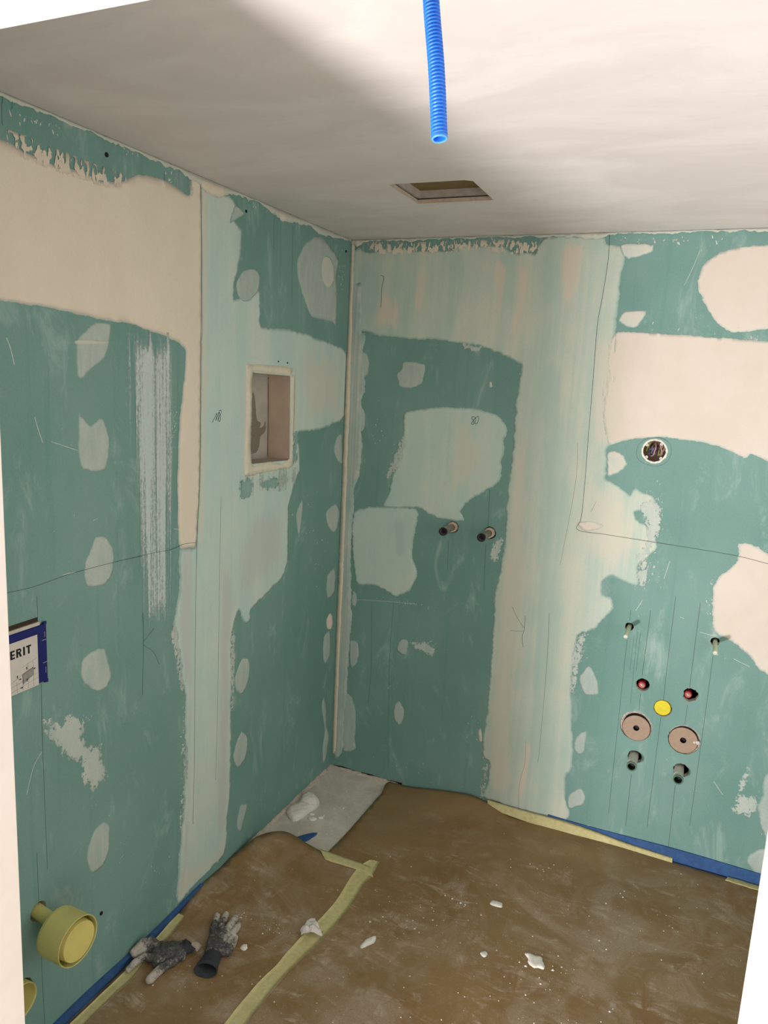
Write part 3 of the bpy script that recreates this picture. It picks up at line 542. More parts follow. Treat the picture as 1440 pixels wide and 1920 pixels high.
def inside(loop, pts):
    L = np.asarray(loop, float); pts = np.asarray(pts, float)
    x1, y1 = L[:, 0], L[:, 1]; x2, y2 = np.roll(x1, -1), np.roll(y1, -1)
    dy = np.where(y2 == y1, 1e-12, y2 - y1)
    out = np.zeros(len(pts), bool)
    for i, j in blocks(len(pts), len(L)):
        x, y = pts[i:j, 0:1], pts[i:j, 1:2]
        hit = ((y1 > y) != (y2 > y)) & (x < (x2 - x1) * (y - y1) / dy + x1)
        out[i:j] = hit.sum(1) % 2 == 1
    return out

def dist_to(loop, pts):
    A = np.asarray(loop, float); pts = np.asarray(pts, float)
    D = np.roll(A, -1, 0) - A
    l2 = np.maximum((D ** 2).sum(1), 1e-14)
    out = np.empty(len(pts))
    for i, j in blocks(len(pts), len(A)):
        px = pts[i:j, 0:1] - A[:, 0]; py = pts[i:j, 1:2] - A[:, 1]
        t = np.clip((px * D[:, 0] + py * D[:, 1]) / l2, 0, 1)
        out[i:j] = np.sqrt(((px - t * D[:, 0]) ** 2 + (py - t * D[:, 1]) ** 2).min(1))
    return out

def ragged(loop, amp, step, rnd):
    """Resample a closed loop and shake it sideways with fractal noise."""
    L = np.asarray(loop); B = np.roll(L, -1, 0)
    out = []
    for a, b in zip(L, B):
        n = max(1, int(math.ceil(np.hypot(*(b - a)) / step)))
        for k in range(n): out.append(a + (b - a) * k / n)
    out = np.array(out); n = len(out)
    off = np.zeros(n)
    for octv, w in ((9, 0.9), (4, 0.8), (2, 0.6), (1, 0.45)):
        m = max(4, n // octv)
        k = np.array([rnd.uniform(-1, 1) for _ in range(m)])
        off += w * np.interp(np.arange(n) * m / n, np.arange(m + 1), np.append(k, k[0]))
    tan = np.roll(out, -1, 0) - np.roll(out, 1, 0)
    ln = np.hypot(*tan.T)[:, None] + 1e-9
    nor = np.stack([-tan[:, 1], tan[:, 0]], 1) / ln
    return out + nor * (off * amp * 0.6)[:, None]

def fill(loop, spacing, holes=(), rnd=None, extra=None):
    """Triangulate a loop (with holes) with extra interior points."""
    loop = np.asarray(loop)
    mn, mx = loop.min(0), loop.max(0)
    gx = np.arange(mn[0], mx[0], spacing); gy = np.arange(mn[1], mx[1], spacing)
    g = np.array([(x + (spacing / 2 if j % 2 else 0), y) for j, y in enumerate(gy) for x in gx])
    if len(g):
        g = g[inside(loop, g)]
        if len(g): g = g[dist_to(loop, g) > spacing * 0.35]
        for h in holes:
            if len(g): g = g[~inside(h, g)]
            if len(g): g = g[dist_to(h, g) > spacing * 0.25]
    pts = [tuple(p) for p in loop]
    cons = [(i, (i + 1) % len(loop)) for i in range(len(loop))]
    for h in holes:
        o = len(pts); pts += [tuple(p) for p in h]
        cons += [(o + i, o + (i + 1) % len(h)) for i in range(len(h))]
    pts += [tuple(p) for p in g]
    v, e, f, *_ = delaunay_2d_cdt([Vector(p) for p in pts], cons, [], 0, 1e-6)
    v = np.array([tuple(p) for p in v]); f = np.array([tuple(q) for q in f if len(q) == 3])
    c = v[f].mean(1)
    keep = inside(loop, c)
    for h in holes: keep &= ~inside(h, c)
    return v, f[keep]

def boundary(f):
    cnt = {}
    for t in f:
        for a, b in ((t[0], t[1]), (t[1], t[2]), (t[2], t[0])):
            cnt[(a, b)] = 1
    return [(a, b) for a, b in cnt if (b, a) not in cnt]

WALL = {'L': lambda u, z, d: (d, u, z), 'R': lambda u, z, d: (u, -d, z)}   # d: distance out of the wall into the room

def orient(verts, faces, n):
    """Flip triangles so that they face along n."""
    V = np.asarray(verts); n = np.asarray(n)
    a, b, c = V[faces[:, 0]], V[faces[:, 1]], V[faces[:, 2]]
    flip = (np.cross(b - a, c - a) @ n) < 0
    faces = faces.copy(); faces[flip] = faces[flip][:, ::-1]
    return faces

# ------------------------------------------------------------------ the room
def circle(cu, cz, r, n=28, wob=0.0, seed=0):
    rnd = random.Random(seed)
    return [(cu + r * (1 + wob * rnd.uniform(-1, 1)) * math.cos(2 * math.pi * k / n), cz + r * (1 + wob * rnd.uniform(-1, 1)) * math.sin(2 * math.pi * k / n)) for k in range(n)]

NICHE = [(-0.737, 1.543), (-0.464, 1.536), (-0.476, 1.863), (-0.738, 1.869)]
HOLES_L = [(NICHE, 0.0), (circle(-1.712, 0.410, 0.026, 24, 0.06, 3), 0.03), (circle(-1.790, 0.196, 0.055, 28, 0.03, 4), 0.03)]
FIT = dict(box=(1.322, 1.652), pin1=(1.3036, 0.951), pin2=(1.6175, 0.950), red1=(1.377, 0.720), red2=(1.5495, 0.718), yellow=(1.4616, 0.642),
           disc1=(1.3737, 0.536), disc2=(1.5515, 0.528), stub1=(1.3767, 0.409), stub2=(1.5505, 0.398), tap1=(0.5407, 1.2586), tap2=(0.7045, 1.2543))
HOLES_R = [(circle(*FIT['box'], 0.045, 32, 0.03, 1), 0.014), (circle(*FIT['pin1'], 0.0165, 20, 0.05, 2), 0.03), (circle(*FIT['pin2'], 0.0165, 20, 0.05, 3), 0.03),
           (circle(1.379, 0.722, 0.0265, 26, 0.03, 4), 0.03), (circle(1.5565, 0.7195, 0.0275, 26, 0.12, 5), 0.03), (circle(1.4630, 0.6425, 0.0345, 28, 0.03, 6), 0.03),
           (circle(1.3715, 0.545, 0.0625, 36, 0.02, 7), 0.03), (circle(1.5550, 0.531, 0.0600, 36, 0.02, 8), 0.03),
           (circle(1.381, 0.412, 0.028, 26, 0.06, 9), 0.03), (circle(1.5575, 0.401, 0.029, 26, 0.06, 10), 0.03),
           (circle(0.5440, 1.2586, 0.0255, 26, 0.05, 11), 0.03), (circle(0.7080, 1.2543, 0.0265, 26, 0.05, 12), 0.03)]

def build_wall(name, key, u0, u1, holes, mats, depth=0.16):
    to3 = WALL[key]
    loop = [(u0, 0.0), (u1, 0.0), (u1, H), (u0, H)]
    v, f = fill(loop, 0.35, [np.array(h) for h, _ in holes])
    V = [to3(p[0], p[1], 0.0) for p in v]
    F = [tuple(t) for t in orient(V, f, np.array(to3(0, 0, 1)) - np.array(to3(0, 0, 0)))]
    MI = [0] * len(F)
    for h, dep in holes:                     # the cut edge of the board
        if dep == 0: continue
        o = len(V); n = len(h)
        V += [to3(p[0], p[1], 0.0) for p in h] + [to3(p[0], p[1], -dep) for p in h]
        for k in range(n):
            F.append((o + k, o + (k + 1) % n, o + n + (k + 1) % n, o + n + k)); MI.append(1)
    o = len(V)                               # back and sides of the hollow wall
    V += [to3(*p, 0.0) for p in loop] + [to3(*p, -depth) for p in loop]
    for k in range(4):
        F.append((o + k, o + (k + 1) % 4, o + 4 + (k + 1) % 4, o + 4 + k)); MI.append(2)
    F.append((o + 4, o + 5, o + 6, o + 7)); MI.append(2)
    ob = mesh_obj(name, V, F, mats, None, False, MI)
    return tag(ob, kind='structure')

M3 = [MATS['board'], MATS['gypsum'], MATS['cavity']]
wall_left = build_wall('wall_left', 'L', -2.33, 0.0, HOLES_L, M3)
wall_left['label'] = 'left green plasterboard wall with filler patches and a small niche'
wall_right = build_wall('wall_right', 'R', 0.0, 2.40, HOLES_R, M3)
wall_right['label'] = 'right green plasterboard wall with pipe outlets and pale filler'
WOBJ = {'L': wall_left, 'R': wall_right}

def plaster_ceiling():
    t = NT('skimmed_ceiling_plaster')
    a = t.noise((2.5, 5, 3), 6, 0.6, (1, 2, 3), 0.8)
    b = t.noise((14, 40, 10), 5, 0.6, (4, 2, 3), 0.4)
    c = t.mix(t.step(a, 0.35, 0.7), lin(210, 201, 197), lin(220, 212, 208))
    c = t.mix(t.math('MULTIPLY', t.step(b, 0.5, 0.75), 0.35), c, lin(204, 198, 190))
    t.bump(t.math('ADD', a, t.math('MULTIPLY', b, 0.4)), 0.12, 0.004)
    return t.done(c, 0.75)
MATS['ceiling'] = plaster_ceiling()
simple('white_paint', (216, 206, 198), 0.4, 0.02, 20, 0.4)
simple('raw_wall', (206, 200, 190), 0.85, 0.06, 8)
simple('hatch_board_edge', (196, 178, 160), 0.9, 0.1, 60)
simple('hatch_grey', (176, 166, 156), 0.9, 0.08, 40)
simple('hatch_brown', (128, 108, 70), 0.9, 0.08, 20)

# ceiling: first board with a rectangular cut-out, a second board behind it, brown panel above
hatch = [(0.531, -0.818), (0.770, -0.816), (0.7925, -0.800), (0.789, -0.569), (0.528, -0.568)]
lp = [(0.0, -2.33), (2.40, -2.33), (2.40, 0.0), (0.0, 0.0)]
v, f = fill(lp, 0.4, [np.array(hatch)])
V = [(p[0], p[1], H) for p in v]
F = [tuple(t) for t in orient(V, f, (0, 0, -1))]
MI = [0] * len(F)
o = len(V); n = len(hatch)
V += [(*p, H) for p in hatch] + [(*p, H + 0.0125) for p in hatch]
for k in range(n):
    F.append((o + k, o + (k + 1) % n, o + n + (k + 1) % n, o + n + k)); MI.append(1)
o = len(V)
V += [(*p, H) for p in lp] + [(*p, H + 0.12) for p in lp]
for k in range(4):
    F.append((o + k, o + (k + 1) % 4, o + 4 + (k + 1) % 4, o + 4 + k)); MI.append(2)
F.append((o + 4, o + 5, o + 6, o + 7)); MI.append(2)
ceiling = tag(mesh_obj('ceiling', V, F, [MATS['ceiling'], MATS['hatch_board_edge'], MATS['cavity']], None, False, MI), kind='structure')
ceiling['label'] = 'smooth skimmed ceiling with a square cut-out hatch'
def ring_board(name, outer, inner, z0, z1, mat):
    V = [(*p, z) for z in (z0, z1) for p in outer] + [(*p, z) for z in (z0, z1) for p in inner]
    n = len(outer); F = []
    for k in range(n):
        q = (k + 1) % n
        F += [(k, q, n + q, n + k), (2 * n + k, 3 * n + k, 3 * n + q, 2 * n + q), (k, 2 * n + k, 2 * n + q, q), (n + k, n + q, 3 * n + q, 3 * n + k)]
    return mesh_obj(name, V, F, mat, ceiling)
ring_board('hatch_backing_frame', [(0.46, -0.90), (0.86, -0.90), (0.86, -0.50), (0.46, -0.50)],
           [(0.537, -0.812), (0.787, -0.812), (0.787, -0.572), (0.537, -0.572)], H + 0.017, H + 0.040, MATS['hatch_grey'])
mesh_obj('hatch_panel', *box(0.47, 0.85, -0.89, -0.51, H + 0.041, H + 0.055), MATS['hatch_brown'], ceiling)

# the other two walls (behind the door frame and out of the picture to the right)
DX0, DX1, DZ, YD, YC = 0.655, 1.636, 2.282, -2.33, -2.445
def wall_with_door():
    V, F = join(box(-0.12, DX0, YC, YD, 0, H), box(DX1, 2.52, YC, YD, 0, H), box(DX0, DX1, YC, YD, DZ, H + 0.12), box(-0.12, DX0, YC, YD, H, H + 0.12), box(DX1, 2.52, YC, YD, H, H + 0.12))
    return V, F
wall_front = tag(mesh_obj('wall_front', *wall_with_door(), MATS['raw_wall']), 'plastered wall around the doorway', kind='structure')
wall_side = tag(mesh_obj('wall_side', *join(box(2.40, 2.52, YD, -2.2, 0, H + 0.12), box(2.40, 2.52, -0.45, 0.16, 0, H + 0.12), box(2.40, 2.52, -2.2, -0.45, 2.3, H + 0.12), box(2.40, 2.52, -2.2, -0.45, 0, 0.95)), MATS['board']), 'unseen far side wall with a wide opening added to let in light, right of the doorway', kind='structure')  # wall is out of view; its opening is added to raise the ambient light

# door frame: lining boards with rounded corridor edges
door = bpy.data.objects.new('door_1', None); COL.objects.link(door); door.location = (1.1455, YD, 0)
tag(door, 'white painted door lining around the opening', kind='structure')
def bevel_box(x0, x1, y0, y1, z0, z1, bev=0.003, seg=2):
    bm = bmesh.new()
    v, fc = box(x0, x1, y0, y1, z0, z1)
    vs_ = [bm.verts.new(p) for p in v]
    for q in fc: bm.faces.new([vs_[i] for i in q])
    bmesh.ops.recalc_face_normals(bm, faces=bm.faces)
    bmesh.ops.bevel(bm, geom=list(bm.edges), offset=bev, segments=seg, affect='EDGES')
    V = [tuple(p.co) for p in bm.verts]
    bm.verts.index_update()
    F = [tuple(q.index for q in x.verts) for x in bm.faces]
    bm.free()
    return V, F
def dpart(name, vf):
    mesh_obj(name, np.asarray(vf[0]) - np.array((1.1455, YD, 0)), vf[1], MATS['white_paint'], door)
dpart('door_jamb', bevel_box(0.656, 0.696, YC - 0.006, YD, 0, 2.281))
dpart('door_jamb', bevel_box(1.595, 1.635, YC - 0.006, YD, 0, 2.281))
dpart('door_lintel', bevel_box(0.697, 1.594, YC - 0.006, YD, 2.241, 2.281))
dpart('door_casing', bevel_box(0.60, 0.690, YC - 0.018, YC - 0.0065, 0, 2.33))
dpart('door_casing', bevel_box(1.601, 1.69, YC - 0.018, YC - 0.0065, 0, 2.33))
dpart('door_casing', bevel_box(0.691, 1.600, YC - 0.018, YC - 0.0065, 2.247, 2.33))

def concrete():
    t = NT('dusty_screed')
    a = t.noise((6, 6, 6), 8, 0.7)
    b = t.noise((60, 60, 60), 6, 0.7)
    c = t.mix(t.step(a, 0.35, 0.68), lin(188, 180, 168), lin(212, 204, 192))
    c = t.mix(t.math('MULTIPLY', t.step(b, 0.55, 0.75), 0.5), c, lin(150, 143, 132))
    t.bump(b, 0.4, 0.003)
    return t.done(c, 0.95)
MATS['concrete'] = concrete()
v, f = fill([(-0.12, -4.6), (2.52, -4.6), (2.52, 0.0), (-0.12, 0.0)], 0.4)
V = [(p[0], p[1], 0.0) for p in v]; F = [tuple(t) for t in orient(V, f, (0, 0, 1))]
floor = tag(mesh_obj('floor', V, F, MATS['concrete']), 'bare dusty concrete screed floor', kind='structure')

# ------------------------------------------------------------------ filler on the walls
rnd = random.Random(11)
NAMES = dict(cream='filler_band', pinkcream='filler_band', pale='filler_column', palegrey='filler_column', pale2='filler_patch', grey='screw_filler_patch', greydry='filler_smear',
             chalk='trowel_streaks', chalk2='filler_smear', wipe='filler_smear', skim='filler_smear', spatter='filler_spatter', rim='niche_rim', streak='corner_joint', bead='corner_bead')
DONE = {'L': [], 'R': []}
TONED = ('pale', 'pale2', 'palegrey', 'pinkcream')
def tone_weights(key, v):
    out = {'tone_' + k: np.zeros(len(v)) for k in TONES}
    for kk, mk, _, _, pts in PATCH:
        if kk != key or mk not in TONES: continue
        lp2 = np.array(catmull(pts, 4, True))
        if (lp2.min(0) > v.max(0)).any() or (lp2.max(0) < v.min(0)).any(): continue
        ins = inside(lp2, v)
        if not ins.any(): continue
        g = np.where(ins, dist_to(lp2, v), 0.0)
        span = min(np.ptp(lp2[:, 0]), np.ptp(lp2[:, 1])) * 0.35
        out['tone_' + mk] = np.maximum(out['tone_' + mk], np.clip(g / span, 0, 1))
    return out
def add_patch(key, mk, layer, rough, pts):
    to3 = WALL[key]
    sm = np.array(catmull(pts, 4, True))
    q = np.array(pts, float); q2 = np.roll(q, -1, 0)
    straight = np.array([q[i] + (q2[i] - q[i]) * k / 4 for i in range(len(q)) for k in range(4)])
    sm = 0.6 * sm + 0.4 * straight
    per = np.hypot(*(np.roll(sm, -1, 0) - sm).T).sum()
    step = 0.0032 if per < 3 else 0.0045
    loop = ragged(sm, rough / 1000.0 * 2.5, step, rnd)
    if key == 'L':
        loop[:, 0] = np.minimum(loop[:, 0], -0.0005)
    else:
        loop[:, 0] = np.maximum(loop[:, 0], 0.0005)
    loop[:, 1] = np.clip(loop[:, 1], 0.001, H - 0.001)
    holes = []
    for h, dep in (HOLES_L if key == 'L' else HOLES_R):
        h = np.array(h)
        if inside(loop, h).all(): holes.append(h)
    sp = 0.012 if mk in TONED else 0.022 if per > 0.7 else 0.009
    v, f = fill(loop, sp, holes)
    sd = dist_to(loop, v)
    thick = 0.0018 if mk == 'rim' else 0.0012 if mk == 'bead' else 0.0004 if mk in ('chalk', 'skim', 'spatter') else 0.0005
    base = 0.0002
    for lp2, top2 in DONE[key]:              # lie on whatever coat is already there
        if top2 + 0.0002 > base and (inside(lp2, v).any() or inside(loop, lp2).any()):
            base = top2 + 0.0002
    DONE[key].append((loop[::2], base + thick))
    d = base + thick * (1 - np.exp(-sd / 0.006))
    V = [to3(p[0], p[1], q) for p, q in zip(v, d)]
    n = np.array(to3(0, 0, 1)) - np.array(to3(0, 0, 0))
    f = orient(V, f, n)
    F = [tuple(t) for t in f]
    SD = list(sd)
    ren = {}
    def low(i):                              # skirt down to the coat below
        if i not in ren:
            ren[i] = len(V); V.append(to3(v[i][0], v[i][1], max(-0.0002, base - 0.0009))); SD.append(0.0)
        return ren[i]
    for a, b in boundary(f):
        F.append((b, a, low(a), low(b)))
    at = {'sd': SD}
    if mk == 'pinkcream':
        fd = np.where((v[:, 1] > 1.64) & (v[:, 1] < 2.1), np.clip((v[:, 0] - 1.070) / 0.11, -0.4, 2.0), 2.0)
        at['fade'] = np.concatenate([fd, [fd[i] for i in ren]])
    if mk in TONED:
        for k, w in tone_weights(key, v).items():
            at[k] = np.concatenate([w, np.zeros(len(V) - len(w))])
    return mesh_obj(NAMES.get(mk, 'filler_patch'), V, F, MATS[mk], WOBJ[key], True, None, at)
for key, mk, layer, rough, pts in PATCH:
    if mk not in TONES: add_patch(key, mk, layer, rough, pts)

# ragged filler seam along the ceiling on both walls
def seam(key, u0, u1, tfun):
    n = int(abs(u1 - u0) / 0.01)
    top = [(u0 + (u1 - u0) * k / n, H - 0.001) for k in range(n + 1)]
    bot = []
    g = 0.0
    for k in range(n, -1, -1):
        g = 0.6 * g + rnd.uniform(-1, 1) * 0.004
        bot.append((u0 + (u1 - u0) * k / n, H - max(0.004, tfun(u0 + (u1 - u0) * k / n) + g)))
    add_patch(key, 'cream', 1, 0.8, top[::4] + bot)
bumpf = lambda x, c, w, a: a * math.exp(-((x - c) / w) ** 2)
seam('L', -2.30, -0.002, lambda u: 0.010 + bumpf(u, -0.98, 0.09, 0.035) + bumpf(u, -0.55, 0.10, 0.022) + bumpf(u, -0.25, 0.10, 0.016))
seam('R', 0.002, 2.35, lambda u: 0.008 + bumpf(u, 0.03, 0.03, 0.02) + bumpf(u, 1.0, 0.08, 0.012) + bumpf(u, 1.9, 0.3, 0.006))

# pencil lines, hand-written marks, cracks, damp runs
def ribbon(key, pts, w):
    """A drawn stroke that follows the coats it crosses."""
    to3 = WALL[key]
    P = np.array(catmull(pts, 8)) if len(pts) > 2 else np.array([np.array(pts[0]) + (np.array(pts[1]) - np.array(pts[0])) * k / 12 for k in range(13)])
    D = np.full(len(P), 0.0003)
    for lp2, top2 in DONE[key]:
        near = inside(lp2, P) | (dist_to(lp2, P) < 0.01)
        D = np.where(near, np.maximum(D, top2 + 0.0002), D)
    D = np.maximum(D, np.maximum(np.roll(D, 1), np.roll(D, -1)))
    t = np.gradient(P, axis=0); t /= (np.hypot(*t.T)[:, None] + 1e-9)
    nn = np.stack([-t[:, 1], t[:, 0]], 1) * w / 2
    A, B = P + nn, P - nn
    V = [to3(*p, d) for p, d in zip(A, D)] + [to3(*p, d) for p, d in zip(B, D)]; n = len(P)
    F = [(k, k + 1, n + k + 1, n + k) for k in range(n - 1)]
    V += [to3(*p, d - 0.00025) for p, d in zip(A, D)] + [to3(*p, d - 0.00025) for p, d in zip(B, D)]
    F += [(k, 2 * n + k, 2 * n + k + 1, k + 1) for k in range(n - 1)] + [(n + k, n + k + 1, 3 * n + k + 1, 3 * n + k) for k in range(n - 1)]
    return V, F
LN = dict(scratch='scratch_mark', pencil='pencil_line', crack='joint_crack', ink='handwritten_mark', stain='damp_run')
for key, kind, w, pts in LINES:
    mesh_obj(LN[kind], *ribbon(key, pts, w / 1000 * (1.0 if kind == 'ink' else 0.85)), MATS[kind], WOBJ[key])

# flecks of plaster flung on the boards, too many to count
for key in 'LR':
    to3 = WALL[key]; V = []; F = []
    for w, cu, cz, ru, rz, n, s in FLECKS:
        if w != key: continue
        for _ in range(n):
            u = cu + rnd.gauss(0, 0.55) * ru; z = cz + rnd.gauss(0, 0.55) * rz
            if key == 'L' and not -2.3 < u < -0.01: continue
            if key == 'R' and not 0.01 < u < 2.3: continue
            if not 0.03 < z < H - 0.01: continue
            r = s / 1000 * rnd.uniform(0.25, 1.0); el = rnd.uniform(1, 3.2); an = rnd.gauss(1.57, 0.5); k = rnd.randint(5, 7)
            o = len(V); ca, sa = math.cos(an), math.sin(an)
            for q in range(k):
                t = 2 * math.pi * q / k; rr = r * rnd.uniform(0.6, 1.1)
                a, b = rr * math.cos(t) * el * 0.6, rr * math.sin(t) * 0.6
                V.append(to3(u + a * ca - b * sa, z + a * sa + b * ca, 0.0002))
            V.append(to3(u, z, 0.0022))
            F += [(o + q, o + (q + 1) % k, o + k) for q in range(k)]
    fo = mesh_obj('plaster_flecks', V, F, MATS['fleck'], WOBJ[key])
    fo['kind'] = 'stuff'

# black screw holes
for key, u, z, r in [('L', -1.42, 2.405, 0.006), ('L', -0.79, 2.40, 0.005), ('L', -0.047, 2.395, 0.005), ('L', -0.565, 1.915, 0.0035), ('L', -0.50, 1.912, 0.0035), ('L', -1.49, 0.245, 0.006)]:
    c = WALL[key](u, z, 0.0012)
    mesh_obj('screw_hole', *lathe(c, (1, 0, 0) if key == 'L' else (0, -1, 0), [(0, 0.0016), (r, 0.0012), (r, -0.002)], 10), MATS['cavity'], WOBJ[key])

# niche: back, four reveals, and the grey unfilled patch on its back
simple('niche_grey', (182, 176, 164), 0.9, 0.06, 14)
simple('niche_pink', (196, 176, 156), 0.9, 0.06, 18, bump=0.3)
simple('niche_dark', (134, 124, 110), 0.9, 0.05, 20)
ND = 0.10
nb = [(-ND, u, z) for u, z in NICHE]; nf = [(0.0, u, z) for u, z in NICHE]
def quad_slab(name, q, mat, parent):
    return mesh_obj(name, q, [(0, 1, 2, 3)], mat, parent)
niche_back = quad_slab('niche_back', nb, MATS['niche_grey'], wall_left)
for k, (nm, mt) in enumerate((('niche_sill', 'niche_grey'), ('niche_reveal', 'niche_pink'), ('niche_head', 'niche_grey'), ('niche_reveal', 'niche_grey'))):
    a, b = k, (k + 1) % 4
    quad_slab(nm, [nf[a], nf[b], nb[b], nb[a]], MATS[mt], wall_left)
dkp = [(466, 745), (478, 736), (482, 760), (485, 785), (492, 792), (491, 800), (497, 797), (500, 788), (501, 806), (492, 818), (490, 835), (484, 846), (466, 838)]
dk = [(-0.60 + (x - 472) * 0.0039, 1.86 - (y - 705) * 0.0021) for x, y in dkp]
v, f = fill(ragged(np.array(catmull(dk, 4, True)), 0.002, 0.005, rnd), 0.03)
mesh_obj('unfilled_patch', [(-ND + 0.001, p[0], p[1]) for p in v], [tuple(t) for t in f], MATS['niche_dark'], niche_back)
mesh_obj('joint_crack', *sweep([(-ND + 0.002, -0.470, 1.545), (-ND + 0.002, -0.472, 1.70), (-ND + 0.002, -0.478, 1.855)], 0.0014, 6), MATS['crack'], niche_back)

# ------------------------------------------------------------------ fittings in the right wall
simple('galv_pipe', (150, 140, 130), 0.5, 0.12, 60, 0.4, 0.5, dust=0.10)
simple('pipe_mouth', (34, 32, 30), 0.5, 0.1, 60)
simple('beige_collar', (206, 184, 162), 0.8, 0.1, 60)
simple('pin_sleeve', (214, 218, 186), 0.5, 0.06, 80)
simple('pin_tip', (226, 226, 214), 0.35, 0.05, 80)
simple('red_plug', (186, 64, 66), 0.35, 0.08, 90, 0.5)
simple('red_face', (206, 150, 142), 0.3, 0.12, 120, 0.5, dust=0.08)
simple('yellow_cap', (222, 206, 40), 0.5, 0.05, 60)
simple('disc_beige', (166, 142, 122), 0.6, 0.04, 60)
simple('black_rubber', (24, 22, 20), 0.6, 0.1, 60)
simple('stub_green', (84, 120, 100), 0.4, 0.1, 60, 0.5)
simple('stub_grey', (202, 198, 184), 0.5, 0.1, 60, dust=0.06)
simple('box_beige', (170, 150, 126), 0.7, 0.1, 40)
simple('box_white', (232, 228, 216), 0.8, 0.08, 120)

def tap(name, key, L, lab):
    u, z = FIT[key]
    t = Thing(name, lab, 'pipe', (u, 0.0, z), 'shower pipe stubs')
    p = t.part('pipe', lathe((u, 0, z), (0, -1, 0), [(0.0145, -0.06), (0.0145, L - 0.035), (0.0165, L - 0.034), (0.0170, L), (0.0140, L + 0.0005), (0.0130, L - 0.004), (0.0125, L - 0.035), (0, L - 0.035)], 28), MATS['galv_pipe'], smooth=False)
    t.part('pipe_mouth', lathe((u, 0, z), (0, -1, 0), [(0.0172, L - 0.010), (0.0174, L + 0.001), (0.0135, L + 0.0012), (0.0128, L - 0.030), (0, L - 0.030)], 28), MATS['pipe_mouth'], p)
    t.part('collar', lathe((u + 0.002, 0, z), (0, -1, 0), [(0.0148, 0.012), (0.021, 0.011), (0.0225, -0.010), (0.0148, -0.012)], 28, 0.05, 3), MATS['beige_collar'])
tap('shower_pipe', 'tap1', 0.122, 'grey pipe stub under the pale patch marked 80')
tap('shower_pipe', 'tap2', 0.117, 'grey pipe stub beside the pale column, below a pencil line')

def pin(key, L, lab):
    u, z = FIT[key]
    t = Thing('threaded_stud', lab, 'stud', (u, 0.0, z), 'basin fixing studs')
    t.part('sleeve', lathe((u, 0, z), (0, -1, 0), [(0, -0.05), (0.0085, -0.05), (0.0085, L - 0.006), (0.0080, L - 0.002), (0.006, L)], 20), MATS['pin_sleeve'], smooth=True)
    t.part('stud_tip', lathe((u, 0, z), (0, -1, 0), [(0.0062, L - 0.002), (0.0058, L + 0.001), (0.004, L + 0.0012), (0.0032, L - 0.004), (0, L - 0.004)], 16), MATS['pin_tip'])
pin('pin1', 0.136, 'pale green threaded stud at the top of the leftmost pencil line')
pin('pin2', 0.140, 'pale green threaded stud casting its shadow onto the cream patch')

def red(key, lab):
    u, z = FIT[key]; u -= 0.002; z -= 0.004
    t = Thing('water_outlet', lab, 'water outlet', (u, 0.0, z), 'red plugged outlets')
    b = t.part('plug_body', lathe((u, 0, z), (0, -1, 0), [(0.0145, -0.05), (0.0145, -0.016), (0.0135, -0.012), (0.0120, -0.010), (0.0115, -0.012), (0, -0.013)], 28), MATS['red_plug'])
    t.part('plug_ring', lathe((u, 0, z), (0, -1, 0), [(0.0090, -0.013), (0.0090, -0.008), (0.0074, -0.007), (0.0068, -0.012), (0.0040, -0.012), (0.0040, -0.0085), (0.0, -0.008)], 24), MATS['red_face'], b)
red('red1', 'red plug in the round hole above the left beige disc')
red('red2', 'red plug in the chipped round hole above the right beige disc')
u, z = FIT['yellow']
t = Thing('waste_pipe_cap', 'bright yellow round cap between the two red plugs', 'cap', (u, 0.0, z))
t.part('cap_face', lathe((u, 0, z), (0, -1, 0), [(0.031, -0.04), (0.031, -0.005), (0.030, -0.0025), (0.028, -0.002), (0, -0.002)], 36), MATS['yellow_cap'])
t.part('pipe_collar', lathe((u, 0, z), (0, -1, 0), [(0.0318, -0.05), (0.0328, -0.012), (0.0318, -0.012)], 36), MATS['pin_sleeve'])

def disc(key, lab):
    u, z = FIT[key]
    t = Thing('fixing_disc', lab, 'disc', (u, 0.0, z), 'beige discs for the wall frame')
    t.part('disc_plate', lathe((u, 0, z), (0, -1, 0), [(0.0525, -0.03), (0.0535, -0.002), (0.0530, 0.0015), (0.0510, 0.002), (0.0125, 0.002), (0.0115, 0.001), (0.0115, -0.02), (0, -0.02)], 44), MATS['disc_beige'])
    t.part('centre_hole', lathe((u, 0, z), (0, -1, 0), [(0.0112, 0.0014), (0.0108, -0.015), (0, -0.015)], 24), MATS['black_rubber'])
    t.part('rim_gasket', lathe((u, 0, z), (0, -1, 0), [(0.0538, -0.012), (0.0546, 0.0005), (0.0536, 0.0018)], 44), MATS['black_rubber'])
    return t
dc = disc('disc1', 'beige disc with a black centre hole, in the left oversized round cut-out')
dc.part('crumbled_edge', lathe((1.3715, 0, 0.545), (0, -1, 0), [(0.050, -0.012), (0.056, -0.007), (0.060, -0.010), (0.0635, -0.004)], 40, 0.03, 9), MATS['gypsum'])
dd = disc('disc2', 'beige disc with a black centre hole and a white plaster blob on its rim')
u, z = FIT['disc2']
dd.part('crumbled_edge', lathe((1.555, 0, 0.531), (0, -1, 0), [(0.050, -0.012), (0.055, -0.008), (0.058, -0.010), (0.0610, -0.004)], 40, 0.03, 10), MATS['gypsum'])
dd.part('plaster_blob', join(lathe((u + 0.052, -0.001, z + 0.004), (0, -1, 0), [(0.008, 0), (0.007, 0.004), (0, 0.006)], 12, 0.3, 4), lathe((u + 0.041, -0.002, z + 0.003), (0, -1, 0), [(0.005, 0), (0.004, 0.003), (0, 0.004)], 10, 0.4, 5)), MATS['fleck'])

